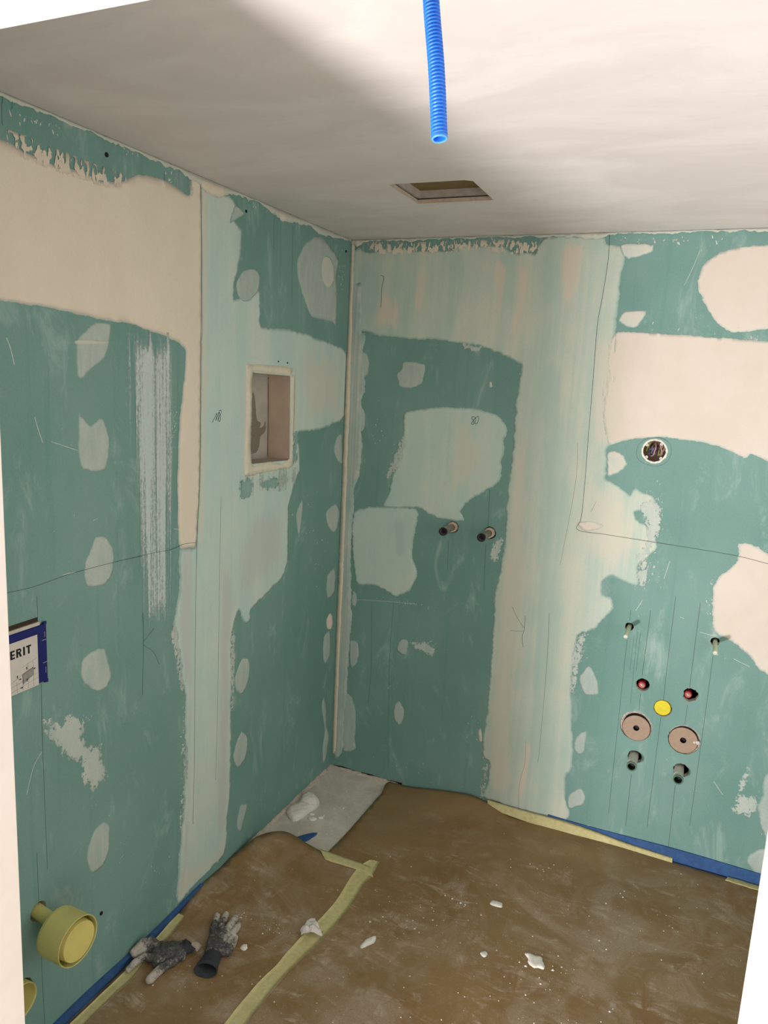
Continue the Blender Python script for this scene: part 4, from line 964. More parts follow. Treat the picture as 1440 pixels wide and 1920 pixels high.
def stub(key, L, lab):
    u, z = FIT[key]
    t = Thing('waste_stub', lab, 'pipe', (u, 0.0, z), 'grey pipe stubs below the discs')
    t.part('pipe', lathe((u, 0, z), (0, -1, 0), [(0.0185, -0.05), (0.0185, L - 0.03), (0.0165, L - 0.028), (0.0165, L - 0.018), (0.0190, L - 0.016), (0.0190, L - 0.006)], 28), MATS['stub_grey'])
    t.part('green_mouth', lathe((u, 0, z), (0, -1, 0), [(0.0190, L - 0.008), (0.0196, L - 0.001), (0.0190, L + 0.001), (0.0150, L + 0.001), (0.0140, L - 0.002), (0.0135, L - 0.04), (0, L - 0.04)], 28), MATS['stub_green'], label='green rimmed pipe mouth')
    t.part('pipe_bore', lathe((u, 0, z), (0, -1, 0), [(0.0138, L - 0.004), (0.0130, L - 0.030), (0, L - 0.030)], 24), MATS['pipe_mouth'])
stub('stub1', 0.085, 'grey pipe stub with green mouth below the left beige disc')
stub('stub2', 0.080, 'grey pipe stub with green mouth below the right beige disc')

# flush-mounted electrical box full of loose wires
u, z = FIT['box']
t = Thing('electrical_box', 'round electrical back box full of loose wires under the cream band', 'electrical box', (u, 0.0, z))
t.part('box_cup', lathe((u, 0, z), (0, -1, 0), [(0.0425, -0.002), (0.0405, -0.002), (0.0395, -0.012), (0.039, -0.055), (0, -0.055)], 36), MATS['box_beige'])
t.part('chipped_rim', lathe((u, 0, z), (0, -1, 0), [(0.0400, -0.004), (0.0405, 0.0015), (0.0455, 0.002), (0.0468, 0.0003), (0.0470, -0.001)], 40, 0.07, 6), MATS['box_white'], label='chipped white plaster rim')
for a in (0.9, 2.5, 3.9, 5.5):
    t.part('screw_lug', lathe((u + 0.0365 * math.cos(a), -0.0, z + 0.0365 * math.sin(a)), (0, -1, 0), [(0.0055, -0.02), (0.0055, -0.001), (0.002, -0.001), (0.002, -0.008), (0, -0.008)], 14), MATS['box_white'])
WC = dict(pink=(214, 150, 160), black=(30, 28, 32), grey=(112, 122, 130), greenyellow=(150, 156, 70), purple=(96, 60, 92), blue=(70, 84, 120))
for k in WC: simple('wire_' + k, WC[k], 0.45, 0.05, 90, 0.4)
wr = random.Random(8)
def wire(col, pts, rad=0.0016):
    t.part('wire', sweep(catmull([(u + a, -d, z + b) for a, b, d in pts], 6), rad, 7), MATS['wire_' + col], smooth=True, label=col + ' insulated wire')
wire('pink', [(0.000, 0.030, -0.03), (0.003, 0.020, -0.004), (0.001, 0.000, 0.001), (-0.002, -0.014, -0.001), (-0.010, -0.020, -0.006), (-0.017, -0.014, -0.03)], 0.0017)
wire('pink', [(0.008, 0.034, -0.03), (0.018, 0.022, -0.004), (0.025, 0.002, -0.001), (0.026, -0.010, -0.012), (0.022, -0.020, -0.03)], 0.0017)
wire('greenyellow', [(-0.008, 0.034, -0.03), (-0.020, 0.028, -0.006), (-0.026, 0.012, -0.006), (-0.030, -0.004, -0.02)])
wire('greenyellow', [(0.010, 0.020, -0.03), (0.016, 0.004, -0.006), (0.015, -0.012, -0.004), (0.010, -0.016, -0.010), (0.014, -0.010, -0.03)])
for k in range(13):
    c = ('black', 'grey', 'purple', 'blue')[k % 4]
    x0 = wr.uniform(-0.018, 0.016)
    wire(c, [(x0, wr.uniform(0.016, 0.026), -0.04), (x0 + wr.uniform(-0.006, 0.006), 0.012, wr.uniform(-0.012, -0.005)), (x0 + wr.uniform(-0.008, 0.008), -0.002, wr.uniform(-0.010, -0.003)), (x0 + wr.uniform(-0.006, 0.006), -0.015, wr.uniform(-0.014, -0.006)), (x0, -0.018, -0.04)], 0.0019)

# ------------------------------------------------------------------ fittings in the left wall
simple('blue_plastic', (20, 24, 100), 0.35, 0.08, 40, 0.5)
simple('label_white', (206, 200, 192), 0.6, 0.03, 30)
simple('label_grey', (150, 148, 144), 0.6, 0.03, 30)
simple('print_black', (14, 13, 12), 0.6, 0.02, 30)
simple('board_grey', (196, 188, 176), 0.9, 0.08, 60)
simple('slot_dark', (60, 50, 40), 0.9, 0.1, 60)
t = Thing('flush_access_box', 'dark blue flush access box with white printed label beside the door', 'access box', (0.0, -1.80, 1.055))
bx0, bx1, bz0, bz1, bd = -1.945, -1.662, 1.057, 1.212, 0.008
frm = t.part('blue_cover', bevel_box(0.0005, bd, bx0, bx1, bz0, bz1, 0.002), MATS['blue_plastic'])
for zz in (1.169, 1.108):
    t.part('moulded_rib', box(bd, bd + 0.0012, bx1 - 0.016, bx1 - 0.001, zz, zz + 0.0015), MATS['label_grey'], frm)
    t.part('moulded_rib', box(bd, bd + 0.0012, bx1 - 0.008, bx1 - 0.007, zz - 0.028, zz - 0.012) if zz < 1.15 else box(bd, bd + 0.0012, bx1 - 0.008, bx1 - 0.007, zz + 0.008, zz + 0.022), MATS['label_grey'], frm)
t.part('corner_pin', lathe((bd - 0.004, bx1 - 0.004, bz0 - 0.001), (0, 0, 1), [(0, -0.003), (0.006, -0.003), (0.006, 0.004), (0, 0.004)], 14), MATS['blue_plastic'], frm)
t.part('corner_pin', lathe((bd - 0.004, bx1 - 0.004, bz1 + 0.001), (0, 0, 1), [(0, -0.003), (0.006, -0.003), (0.006, 0.003), (0, 0.003)], 14), MATS['blue_plastic'], frm)
t.part('polystyrene_edge', box(0.0005, bd - 0.001, bx0, -1.682, bz1 + 0.0003, bz1 + 0.009), MATS['board_grey'])
t.part('cut_slot', box(0.0003, 0.0025, bx0, -1.684, bz1 + 0.0095, bz1 + 0.020), MATS['slot_dark'])
lab = t.part('printed_label', box(bd, bd + 0.0008, bx0 + 0.03, -1.6925, 1.055, 1.190), MATS['label_white'], label='white label printed with black lettering and a mounting diagram')
LX = bd + 0.0009
def lpoly(name, pts, mat, thick=0.0003):
    n = len(pts)
    V = [(LX, a, b) for a, b in pts] + [(LX + thick, a, b) for a, b in pts]
    F = [tuple(range(n)), tuple(range(n, 2 * n))] + [(k, (k + 1) % n, n + (k + 1) % n, n + k) for k in range(n)]
    return t.part(name, (V, F), mat, lab)
LH, LS = 0.0222, 0.0052                      # letter height and stroke
def lbar(y0, y1, z0, z1):
    return box(LX, LX + 0.0004, y0, y1, z0, z1)
def lquad(p):
    V = [(LX, a, b) for a, b in p] + [(LX + 0.0004, a, b) for a, b in p]
    return V, [(0, 1, 2, 3), (4, 5, 6, 7)] + [(k, (k + 1) % 4, 4 + (k + 1) % 4, 4 + k) for k in range(4)]
def lbow(y, zc, ro, ri, a0, a1, sy=1.0, n=12):
    P = []
    for k in range(n):
        t0, t1 = a0 + (a1 - a0) * k / n, a0 + (a1 - a0) * (k + 1) / n
        P.append(lquad([(y + ro * sy * math.cos(t0), zc + ro * math.sin(t0)), (y + ro * sy * math.cos(t1), zc + ro * math.sin(t1)), (y + ri * sy * math.cos(t1), zc + ri * math.sin(t1)), (y + ri * sy * math.cos(t0), zc + ri * math.sin(t0))]))
    return P
def glyph(ch, y, z):
    h, s_ = LH, LS; hp = math.pi / 2
    if ch == 'I': return [lbar(y, y + s_, z, z + h)], s_
    if ch == 'T': return [lbar(y, y + 0.0145, z + h - 0.0042, z + h), lbar(y + 0.0047, y + 0.0097, z, z + h - 0.0042)], 0.0145
    if ch == 'E': return [lbar(y, y + s_, z, z + h), lbar(y + s_, y + 0.013, z, z + 0.0042), lbar(y + s_, y + 0.0125, z + 0.0088, z + 0.0127), lbar(y + s_, y + 0.013, z + h - 0.0042, z + h)], 0.013
    if ch == 'R':
        ro, ri = 0.0063, 0.0022; zc = z + h - ro
        return [lbar(y, y + s_, z, z + h), lbar(y + s_, y + 0.0085, z + h - 0.0041, z + h), lbar(y + s_, y + 0.0085, zc - ro, zc - ri)] + lbow(y + 0.0085, zc, ro, ri, -hp, hp) + [lquad([(y + 0.0065, zc - ro + 0.001), (y + 0.0118, zc - ro + 0.001), (y + 0.0160, z), (y + 0.0102, z)])], 0.016
    if ch == 'B':
        out = [lbar(y, y + s_, z, z + h)]
        for zc in (z + h - 0.0056, z + 0.0059):
            ro, ri = 0.0058, 0.0020
            out += [lbar(y + s_, y + 0.0085, zc + ri, zc + ro), lbar(y + s_, y + 0.0085, zc - ro, zc - ri)] + lbow(y + 0.0085, zc, ro, ri, -hp, hp)
        return out, 0.0145
    if ch == 'G':
        c = z + h / 2
        return lbow(y + 0.0095, c, h / 2, h / 2 - 0.0043, 0.75, 2 * math.pi - 0.45, 0.88, 20) + [lbar(y + 0.0095, y + 0.018, c - 0.0025, c + 0.0012), lbar(y + 0.0138, y + 0.018, c - 0.0075, c + 0.0012)], 0.018
yy = -1.7125
for ch in reversed('GEBERIT'):
    _, wd = glyph(ch, 0, 0)
    yy -= wd
    t.part('printed_letter', join(*glyph(ch, yy, 1.1485)[0]), MATS['print_black'], lab)
    yy -= 0.0042
def seg(a, b, w):
    a, b = np.array(a) - (0.006, 0), np.array(b) - (0.006, 0); d = b - a; d = d / np.hypot(*d); nn = np.array([-d[1], d[0]]) * w / 2
    lpoly('diagram_line', [tuple(a + nn), tuple(b + nn), tuple(b - nn), tuple(a - nn)], MATS['print_black'] if w > 0.0009 else MATS['label_grey'])
lpoly('diagram_panel', [(-1.741, 1.100), (-1.707, 1.108), (-1.707, 1.089), (-1.739, 1.074)], MATS['label_grey'])
seg((-1.80, 1.075), (-1.735, 1.100), 0.0007); seg((-1.735, 1.100), (-1.701, 1.1085), 0.0012); seg((-1.735, 1.100), (-1.733, 1.073), 0.0012)
for yy in (-1.77, -1.752, -1.735, -1.718, -1.702): seg((yy, 1.0575), (yy, 1.085 if yy < -1.73 else 1.125), 0.0007)
for zz in (1.060, 1.073): seg((-1.80, zz - 0.002), (-1.69, zz + 0.016), 0.0007)
seg((-1.735, 1.118), (-1.69, 1.130), 0.0007)
for a, b, s in ((-1.722, 1.1125, 0), (-1.699, 1.104, 1), (-1.742, 1.090, 1), (-1.722, 1.081, 0), (-1.738, 1.066, 1), (-1.750, 1.099, 0)):
    q = [(-0.0022, 0.0), (0.0, 0.0042), (0.0022, 0.0), (0.0009, 0.0), (0.0009, -0.0042), (-0.0009, -0.0042), (-0.0009, 0.0)]
    lpoly('diagram_arrow', [((a - 0.006 + (i if s == 0 else j)), b + (j if s == 0 else i)) for i, j in q], MATS['print_black'])

simple('drain_yellow', (202, 196, 122), 0.5, 0.05, 14, 0.35)
simple('drain_cap_yellow', (210, 198, 118), 0.5, 0.05, 14, 0.35)
t = Thing('flush_pipe', 'yellow-green flush pipe with wide round protective cap jutting from the wall', 'pipe', (0.0, -1.722, 0.40))
AX = Vector((0.12, -0.010, -0.010)).normalized()
cpt = Vector((0.0, -1.712, 0.408))
t.part('pipe', lathe(cpt, AX, [(0.0185, -0.06), (0.0185, 0.10)], 28), MATS['drain_yellow'], smooth=True)
cc = cpt + AX * 0.075 + Vector((0, -0.006, -0.013))
AXC = (1, -0.02, 0.0)
cap = t.part('cap_shell', lathe(cc, AXC, [(0.0185, 0.000), (0.058, 0.0), (0.0625, 0.003), (0.064, 0.010), (0.0645, 0.082), (0.0635, 0.083), (0.0620, 0.082), (0.0615, 0.030), (0.050, 0.029)], 48), MATS['drain_yellow'], smooth=False)
t.part('cap_plug', lathe(cc, AXC, [(0.0545, 0.029), (0.0535, 0.062), (0.051, 0.085), (0.0500, 0.0865), (0.0485, 0.0865), (0, 0.0855)], 48), MATS['drain_cap_yellow'], cap)
t = Thing('drain_socket', 'open yellow-green drain socket near the floor by the door frame', 'pipe', (0.0, -1.790, 0.196))
t.part('socket_tube', lathe((0, -1.790, 0.196), (1, 0, 0), [(0.046, -0.05), (0.046, 0.012), (0.0475, 0.016), (0.049, 0.017), (0.0500, 0.014), (0.050, -0.05)], 40), MATS['drain_yellow'], smooth=True)
t.part('socket_floor', lathe((0, -1.790, 0.196), (1, 0, 0), [(0.0458, -0.045), (0, -0.045)], 40), MATS['drain_cap_yellow'])

# ------------------------------------------------------------------ blue corrugated conduit hanging from the ceiling
def conduit():
    tt = NT('blue_conduit_plastic')
    nz = tt.noise((90, 90, 60), 6, 0.7)
    c = tt.mix(tt.step(nz, 0.3, 0.7), lin(30, 108, 224), lin(48, 128, 236))
    d = tt.noise((60, 60, 90), 5, 0.7, (3, 3, 8))
    c = tt.mix(tt.step(d, 0.68, 0.72), c, lin(210, 214, 226))
    tt.b.inputs['Specular IOR Level'].default_value = 0.4
    m = tt.done(c, 0.4)
    path = catmull([(1.124, -2.058, 2.449), (1.131, -2.063, 2.40), (1.140, -2.069, 2.328), (1.156, -2.079, 2.245), (1.169, -2.089, 2.163)], 60)
    P = [Vector(p) for p in path]
    Ls = [0.0]
    for a, b in zip(P, P[1:]): Ls.append(Ls[-1] + (b - a).length)
    T = Ls[-1]; pitch = 0.0044; n = int(T / pitch) * 8
    V, rad = [], []
    for k in range(n + 1):
        s = T * k / n
        i = max(j for j in range(len(Ls)) if Ls[j] <= s + 1e-9); i = min(i, len(P) - 2)
        V.append(P[i].lerp(P[i + 1], (s - Ls[i]) / (Ls[i + 1] - Ls[i])))
        w = (s / pitch) % 1.0
        rad.append(0.0088 + 0.0014 * max(-1, min(1, 2.2 * math.cos(2 * math.pi * w))))
    o = mesh_obj('conduit_wall', *sweep(V, rad, 28, caps=False), m, smooth=True)
    inner = sweep(V[-60:], 0.0072, 24, caps=False)
    # cut lip joining the outer and the inner wall
    tip, d = V[-1], (V[-1] - V[-5]).normalized()
    lip = lathe(tip, d, [(0.0072, -0.001), (0.0076, 0.0008), (0.0092, 0.0010), (0.0099, 0.0), (0.0097, -0.003)], 28)
    return o, inner, lip, m
t = Thing('corrugated_conduit', 'bright blue corrugated cable conduit hanging from the ceiling', 'conduit', (1.169, -2.089, 2.163))
o, inner, lip, cm = conduit()
o.parent = t.e; o.location = -Vector(t.loc)
t.part('conduit_bore', inner, cm, smooth=True)
t.part('cut_lip', lip, simple('conduit_lip', (90, 156, 236), 0.4, 0.05, 60))

# ------------------------------------------------------------------ floor covering: two brown card sheets, tape, blue edge strip
def brown():
    t = NT('brown_floor_card')
    big = t.noise((2.6, 2.6, 2.6), 5, 0.6)
    smear = t.noise((6, 16, 6), 8, 0.72, (3, 1, 2), 1.2)
    smear2 = t.noise((22, 9, 9), 8, 0.74, (8, 1, 2), 1.0)
    fib = t.noise((210, 210, 210), 3, 0.6)
    spk = t.noise((330, 330, 330), 2, 0.5, (2, 2, 9))
    c = t.mix(t.step(big, 0.35, 0.65), lin(132, 103, 64), lin(140, 114, 76))
    c = t.mix(t.math('MULTIPLY', t.step(fib, 0.3, 0.7), 0.10), c, lin(92, 74, 52))
    dustm = t.math('MULTIPLY', t.step(smear, 0.46, 0.74), t.step(smear2, 0.36, 0.62))
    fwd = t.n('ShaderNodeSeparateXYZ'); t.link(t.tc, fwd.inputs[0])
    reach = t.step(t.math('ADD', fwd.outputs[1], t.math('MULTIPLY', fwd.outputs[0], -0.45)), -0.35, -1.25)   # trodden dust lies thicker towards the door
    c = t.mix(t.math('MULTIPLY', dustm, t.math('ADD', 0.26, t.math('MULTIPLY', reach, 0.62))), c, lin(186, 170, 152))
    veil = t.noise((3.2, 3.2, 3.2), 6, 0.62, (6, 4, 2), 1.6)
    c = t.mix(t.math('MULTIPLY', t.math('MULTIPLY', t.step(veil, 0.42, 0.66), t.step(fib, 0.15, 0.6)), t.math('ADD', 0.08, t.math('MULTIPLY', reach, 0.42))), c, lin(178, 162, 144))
    c = t.mix(t.math('MULTIPLY', t.step(spk, 0.72, 0.76), 0.8), c, lin(214, 204, 190))
    t.bump(t.math('ADD', smear, fib), 0.12, 0.002)
    t.b.inputs['Specular IOR Level'].default_value = 0.35
    return t.done(c, t.step(smear, 0.3, 0.7, 0.5, 0.75))
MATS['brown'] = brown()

RW = [(x, y, max(0.004, zz)) for x, y, zz in SHEET_RW]
EDGE_R = list(SHEET_R) + RW + [(0.81, -0.012, 0.016), (1.1, -0.012, 0.014), (1.4, -0.012, 0.012), (1.7, -0.016, 0.010), (2.38, -0.016, 0.006)]
EDGE_L = [(max(0.004, x), y, zz) for x, y, zz in SHEET_L]
WALL_L = [(0.005, -1.03, 0.022), (0.006, -0.95, 0.016)]
def hgt(x, y, edges, sig=0.085):
    z = max(0.0022, float((0.0022 + (edges[:, 2] - 0.0022) * np.exp(-((x - edges[:, 0]) ** 2 + (y - edges[:, 1]) ** 2) / (2 * sig * sig))).max()))
    z += 0.0012 * (1 + math.sin(x * 9 + 3 * math.sin(y * 6)) * math.cos(y * 7 + x * 4)) * min(1, abs(y) * 4)
    z += 0.008 * math.exp(-(((x - 1.20) / 0.16) ** 2 + ((y + 0.10 - 0.35 * (x - 1.2)) / 0.05) ** 2))
    return z
def densify(e, n=6): return [tuple(p) for p in catmull(e, n)]
DR, DL = densify(EDGE_R), densify(EDGE_L + [])
AR, AL = np.array(DR), np.array(DL + WALL_L)
hR = lambda x, y: hgt(x, y, AR)
hL = lambda x, y: hgt(x, y, AL)
def sheet(name, label, loop2, hf, extra=0.0):
    loop = []
    L = np.array(loop2)
    for a, b in zip(L, np.roll(L, -1, 0)):
        n = max(1, int(np.hypot(*(b - a)) / 0.03))
        for k in range(n): loop.append(a + (b - a) * k / n)
    v, f = fill(np.array(loop), 0.03)
    V = [(p[0], p[1], hf(p[0], p[1]) + extra) for p in v]
    f = orient(V, f, (0, 0, 1)); F = [tuple(t) for t in f]
    ren = {}
    for a, b in boundary(f):
        for i in (a, b):
            if i not in ren: ren[i] = len(V); V.append((V[i][0], V[i][1], V[i][2] - 0.0018))
        F.append((b, a, ren[a], ren[b]))
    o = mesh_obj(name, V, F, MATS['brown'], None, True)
    return tag(o, label, 'floor sheet', 'brown floor protection sheets')
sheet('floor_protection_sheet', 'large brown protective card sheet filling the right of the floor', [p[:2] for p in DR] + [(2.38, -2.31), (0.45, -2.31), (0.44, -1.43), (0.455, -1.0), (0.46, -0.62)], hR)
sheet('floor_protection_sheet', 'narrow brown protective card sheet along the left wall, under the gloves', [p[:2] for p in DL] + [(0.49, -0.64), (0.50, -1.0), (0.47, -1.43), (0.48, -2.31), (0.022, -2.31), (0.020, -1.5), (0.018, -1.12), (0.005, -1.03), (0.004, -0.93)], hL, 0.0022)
hS = lambda x, y: max(hR(x, y), hL(x, y) + 0.0022 if x < 0.50 else 0)

def tape_mat():
    t = NT('masking_tape')
    a = t.noise((60, 60, 60), 5, 0.65)
    b = t.noise((14, 14, 14), 3, 0.6)
    c = t.mix(t.step(a, 0.35, 0.7), lin(200, 190, 138), lin(184, 174, 122))
    c = t.mix(t.math('MULTIPLY', t.step(b, 0.5, 0.7), 0.4), c, lin(210, 202, 160))
    t.bump(a, 0.3, 0.002)
    return t.done(c, 0.6)
MATS['tape'] = tape_mat()
def loft(name, label, A, B, mat, cat, group, lift=None, thick=0.0006, nsub=5, rows=5, sag=0.0):
    A, B = catmull(A, nsub), catmull(B, nsub)
    V = []
    for a, b in zip(A, B):
        for k in range(rows):
            p = a + (b - a) * k / (rows - 1)
            if lift is not None: p = np.array((p[0], p[1], lift(p[0], p[1]) + thick + 0.0012 * math.sin(p[0] * 60 + p[1] * 33) ** 2))
            V.append(tuple(p))
    n = len(A)
    F = [(i * rows + k, i * rows + k + 1, (i + 1) * rows + k + 1, (i + 1) * rows + k) for i in range(n - 1) for k in range(rows - 1)]
    off = len(V)
    nrm = np.cross(np.array(V[1]) - np.array(V[0]), np.array(V[rows]) - np.array(V[0]))
    s = -1 if nrm[2] < 0 or (abs(nrm[2]) < 1e-6 and nrm[1] > 0) else 1
    if s < 0: F = [q[::-1] for q in F]
    V += [(p[0], p[1], p[2] - thick) for p in V]
    m2 = len(F)
    F += [tuple(i + off for i in q[::-1]) for q in F[:m2]]
    for i in range(n - 1):
        F += [(i * rows, (i + 1) * rows, off + (i + 1) * rows, off + i * rows), (i * rows + rows - 1, off + i * rows + rows - 1, off + (i + 1) * rows + rows - 1, (i + 1) * rows + rows - 1)]
    o = mesh_obj(name, V, F, mat, None, True)
    return tag(o, label, cat, group)
TG = 'strips of masking tape'
loft('masking_tape', 'long strip of masking tape over the seam between the two brown sheets', [p[0] for p in TAPE1], [p[1] for p in TAPE1], MATS['tape'], 'tape', TG, hS, 0.0012)
loft('masking_tape', 'short strip of masking tape crossing the end of the long seam tape', [p[0] for p in TAPE2], [p[1] for p in TAPE2], MATS['tape'], 'tape', TG, hS, 0.0028)
loft('masking_tape', 'strip of masking tape along the blue strip at the left wall, by the gloves', [p[0] for p in TAPE5], [p[1] for p in TAPE5], MATS['tape'], 'tape', TG, hS, 0.0012)
loft('masking_tape', 'long strip of masking tape holding the brown sheet to the right wall', TAPE3T, TAPE3B, MATS['tape'], 'tape', TG, None, 0.0008)
A4 = [(1.775, -0.0125, 0.016), (1.83, -0.0125, 0.017), (1.95, -0.0125, 0.018)]; B4 = [(1.765, -0.042, 0.008), (1.83, -0.045, 0.008), (1.95, -0.045, 0.008)]
loft('masking_tape', 'short piece of masking tape at the right wall beside the door frame', A4, B4, MATS['tape'], 'tape', TG, lambda x, y: hR(x, y) + 0.002, 0.0012)

simple('blue_foam', (56, 92, 142), 0.7, 0.10, 50)
def strip(name, label, pts, top, axis):
    # pts: running coordinate; top(s): height; axis 'x' runs along the right wall, 'y' along the left wall
    V, F = [], []
    for s in pts:
        h = top(s)
        for d, zz in ((0.0005, 0.0), ((0.0075 if axis == 'x' else 0.015) + 0.001 * math.sin(s * 13), 0.0), ((0.0075 if axis == 'x' else 0.015) + 0.001 * math.sin(s * 13), h - 0.002), (0.006, h), (0.0005, h)):
            V.append((s, -d, zz) if axis == 'x' else (d, s, zz))
    n = len(pts)
    for i in range(n - 1):
        for k in range(5):
            F.append((i * 5 + k, i * 5 + (k + 1) % 5, (i + 1) * 5 + (k + 1) % 5, (i + 1) * 5 + k))
    F += [tuple(range(5)), tuple(range((n - 1) * 5, n * 5))]
    return tag(mesh_obj(name, V, F, MATS['blue_foam']), label, 'edge strip', 'blue foam edge strips')
strip('edge_insulation_strip', 'blue foam edge strip along the foot of the right wall', list(np.arange(1.06, 2.39, 0.03)), lambda s: 0.060 + 0.003 * math.sin(s * 9), 'x')
strip('edge_insulation_strip', 'blue foam edge strip along the foot of the left wall', list(np.arange(-2.30, -0.99, 0.03)), lambda s: 0.024 + 0.004 * math.sin(s * 11), 'y')

# ------------------------------------------------------------------ debris
simple('mortar', (206, 190, 176), 0.95, 0.12, 70, bump=0.6)
def foot_ridge(axis, s0, s1, seed):
    r = random.Random(seed); n = int(abs(s1 - s0) / 0.008); V, F = [], []
    g = 0.0
    for k in range(n + 1):
        s_ = s0 + (s1 - s0) * k / n
        g = 0.6 * g + r.uniform(-1, 1) * 0.005
        w = max(0.004, 0.016 + g); h = max(0.002, 0.007 + g * 0.5)
        for d, zz in ((0.0005, h), (w * 0.35, h * 0.9), (w * 0.7, h * 0.45), (w, 0.0003)):
            V.append((s_, -d, zz) if axis == 'x' else (d, s_, zz))
    for k in range(n):
        for q in range(3): F.append((k * 4 + q, k * 4 + q + 1, (k + 1) * 4 + q + 1, (k + 1) * 4 + q))
    mesh_obj('mortar_ridge', V, F, MATS['mortar'], floor, True)
foot_ridge('x', 0.001, 0.36, 3)
foot_ridge('y', -0.002, -0.80, 4)
mesh_obj('board_gap', *join(*[box(0.02 + 0.03 * k, 0.02 + 0.03 * k + 0.0301, -0.0012, -0.0002, 0.006 + 0.002 * math.sin(k * 2.1), 0.0105 + 0.0025 * math.sin(k * 1.3)) for k in range(12)]), MATS['cavity'], wall_right)
simple('plaster_lump', (228, 224, 214), 0.95, 0.06, 50, bump=0.4)
simple('paper_white', (222, 214, 208), 0.8, 0.05, 40)
def lump(name, label, cat, loop, h, mat, zf, seed, group=None, dome=0.35, tilt=(0, 0)):
    r = random.Random(seed)
    lp_ = ragged(np.array(catmull(loop, 5, True)), 0.002, 0.006, r)
    v, f = fill(lp_, 0.007)
    sd = dist_to(lp_, v); mx = sd.max() + 1e-6
    c = v.mean(0)
    V = []
    for p, s in zip(v, sd):
        k = min(1, s / (mx * dome))
        V.append((p[0], p[1], zf(p[0], p[1]) + h * (0.45 + 0.55 * math.sqrt(k)) + (p[0] - c[0]) * tilt[0] + (p[1] - c[1]) * tilt[1] + 0.08 * h * math.sin(p[0] * 210 + seed) * math.cos(p[1] * 170)))
    f = orient(V, f, (0, 0, 1)); F = [tuple(t) for t in f]
    ren = {}
    for a, b in boundary(f):
        for i in (a, b):
            if i not in ren: ren[i] = len(V); V.append((v[i][0], v[i][1], zf(v[i][0], v[i][1]) + 0.0002))
        F.append((b, a, ren[a], ren[b]))
    return tag(mesh_obj(name, V, F, mat, None, True), label, cat, group)
flat = lambda x, y: 0.0
CH = np.array(CHUNK) * 1.0
lump('plaster_chunk', 'big broken lump of white plaster on bare concrete by the left wall', 'plaster', [(max(0.006, x), y) for x, y in CHUNK], 0.024, MATS['plaster_lump'], flat, 5, None, 0.5)
lobe = lump('side_lobe', None, None, [(max(0.006, x), y) for x, y in LOBE], 0.036, MATS['plaster_lump'], flat, 6, None, 0.7)
lobe.parent = bpy.data.objects['plaster_chunk']
def small(cx, cy, r, n, seed, el=1.0, an=0.0):
    q = random.Random(seed); ca, sa = math.cos(an), math.sin(an); out = []
    for k in range(n):
        t = 2 * math.pi * k / n; rr = r * q.uniform(0.75, 1.2)
        a, b = rr * math.cos(t) * el, rr * math.sin(t)
        out.append((cx + a * ca - b * sa, cy + a * sa + b * ca))
    return out
for i, (x, y, r, el, lb) in enumerate([(0.142, -0.433, 0.013, 1.4, 'largest white plaster crumb in front of the big plaster lump'), (0.168, -0.405, 0.009, 1.5, 'white plaster crumb farthest from the big plaster lump on the concrete'), (0.125, -0.402, 0.008, 1.3, 'small plaster crumb touching the front of the big plaster lump')]):
    lump('plaster_crumb', lb, 'plaster', small(x, y, r, 7, 20 + i, el, 0.5), 0.007, MATS['plaster_lump'], flat, i, 'plaster crumbs on the concrete')
lump('plaster_glob', 'small round white plaster glob right of the gloves', 'plaster', small(0.303, -1.174, 0.0125, 9, 4), 0.006, MATS['plaster_lump'], hS, 8)
lump('plaster_chip', 'large white plaster splat on the right brown sheet, nearest the door', 'plaster', small(1.185, -0.788, 0.026, 11, 9, 1.5, -0.6), 0.005, MATS['plaster_lump'], hS, 3)
lump('plaster_chip', 'small round white plaster spot left of the large splat', 'plaster', small(1.0216, -0.8336, 0.013, 9, 12, 1.0), 0.003, MATS['plaster_lump'], hS, 6)
lump('plaster_chip', 'elongated white plaster chip in the middle of the brown sheet', 'plaster', small(0.994, -0.5816, 0.014, 9, 13, 1.8, 0.2), 0.004, MATS['plaster_lump'], hS, 7)
lump('plaster_flake', 'curved white plaster flake right of the crumpled paper', 'plaster', FLAKE, 0.008, MATS['plaster_lump'], hS, 10, None, 0.5, (0.15, 0.1))
lump('blue_tape_scrap', 'torn blue scrap on bare concrete poking from under the left sheet', 'scrap', BLUE, 0.003, MATS['blue_foam'], flat, 11)

# crumpled paper scrap with folds
def crumple():
    r = random.Random(21)
    lp_ = ragged(np.array(SCRAP), 0.001, 0.01, r)
    v, f = fill(lp_, 0.011)
    c = v.mean(0)
    V = []
    for p in v:
        d = np.hypot(*(p - c))
        h = 0.020 * max(0, 1 - d / 0.065) + 0.006 * abs(math.sin(p[0] * 95 + p[1] * 40)) + 0.005 * abs(math.sin(p[1] * 120 - p[0] * 30)) + r.uniform(0, 0.003)
        V.append((p[0], p[1], hS(p[0], p[1]) + 0.0035 + h))
    f = orient(V, f, (0, 0, 1)); F = [tuple(t) for t in f]
    n = len(V)
    V += [(a, b, cc - 0.0008) for a, b, cc in V]
    F += [(q[2] + n, q[1] + n, q[0] + n) for q in F[:len(f)]]
    F += [(b, a, a + n, b + n) for a, b in boundary(f)]
    tag(mesh_obj('paper_scrap', V, F, MATS['paper_white'], None, False), 'crumpled white paper scrap lying on the long seam tape', 'paper')
crumple()

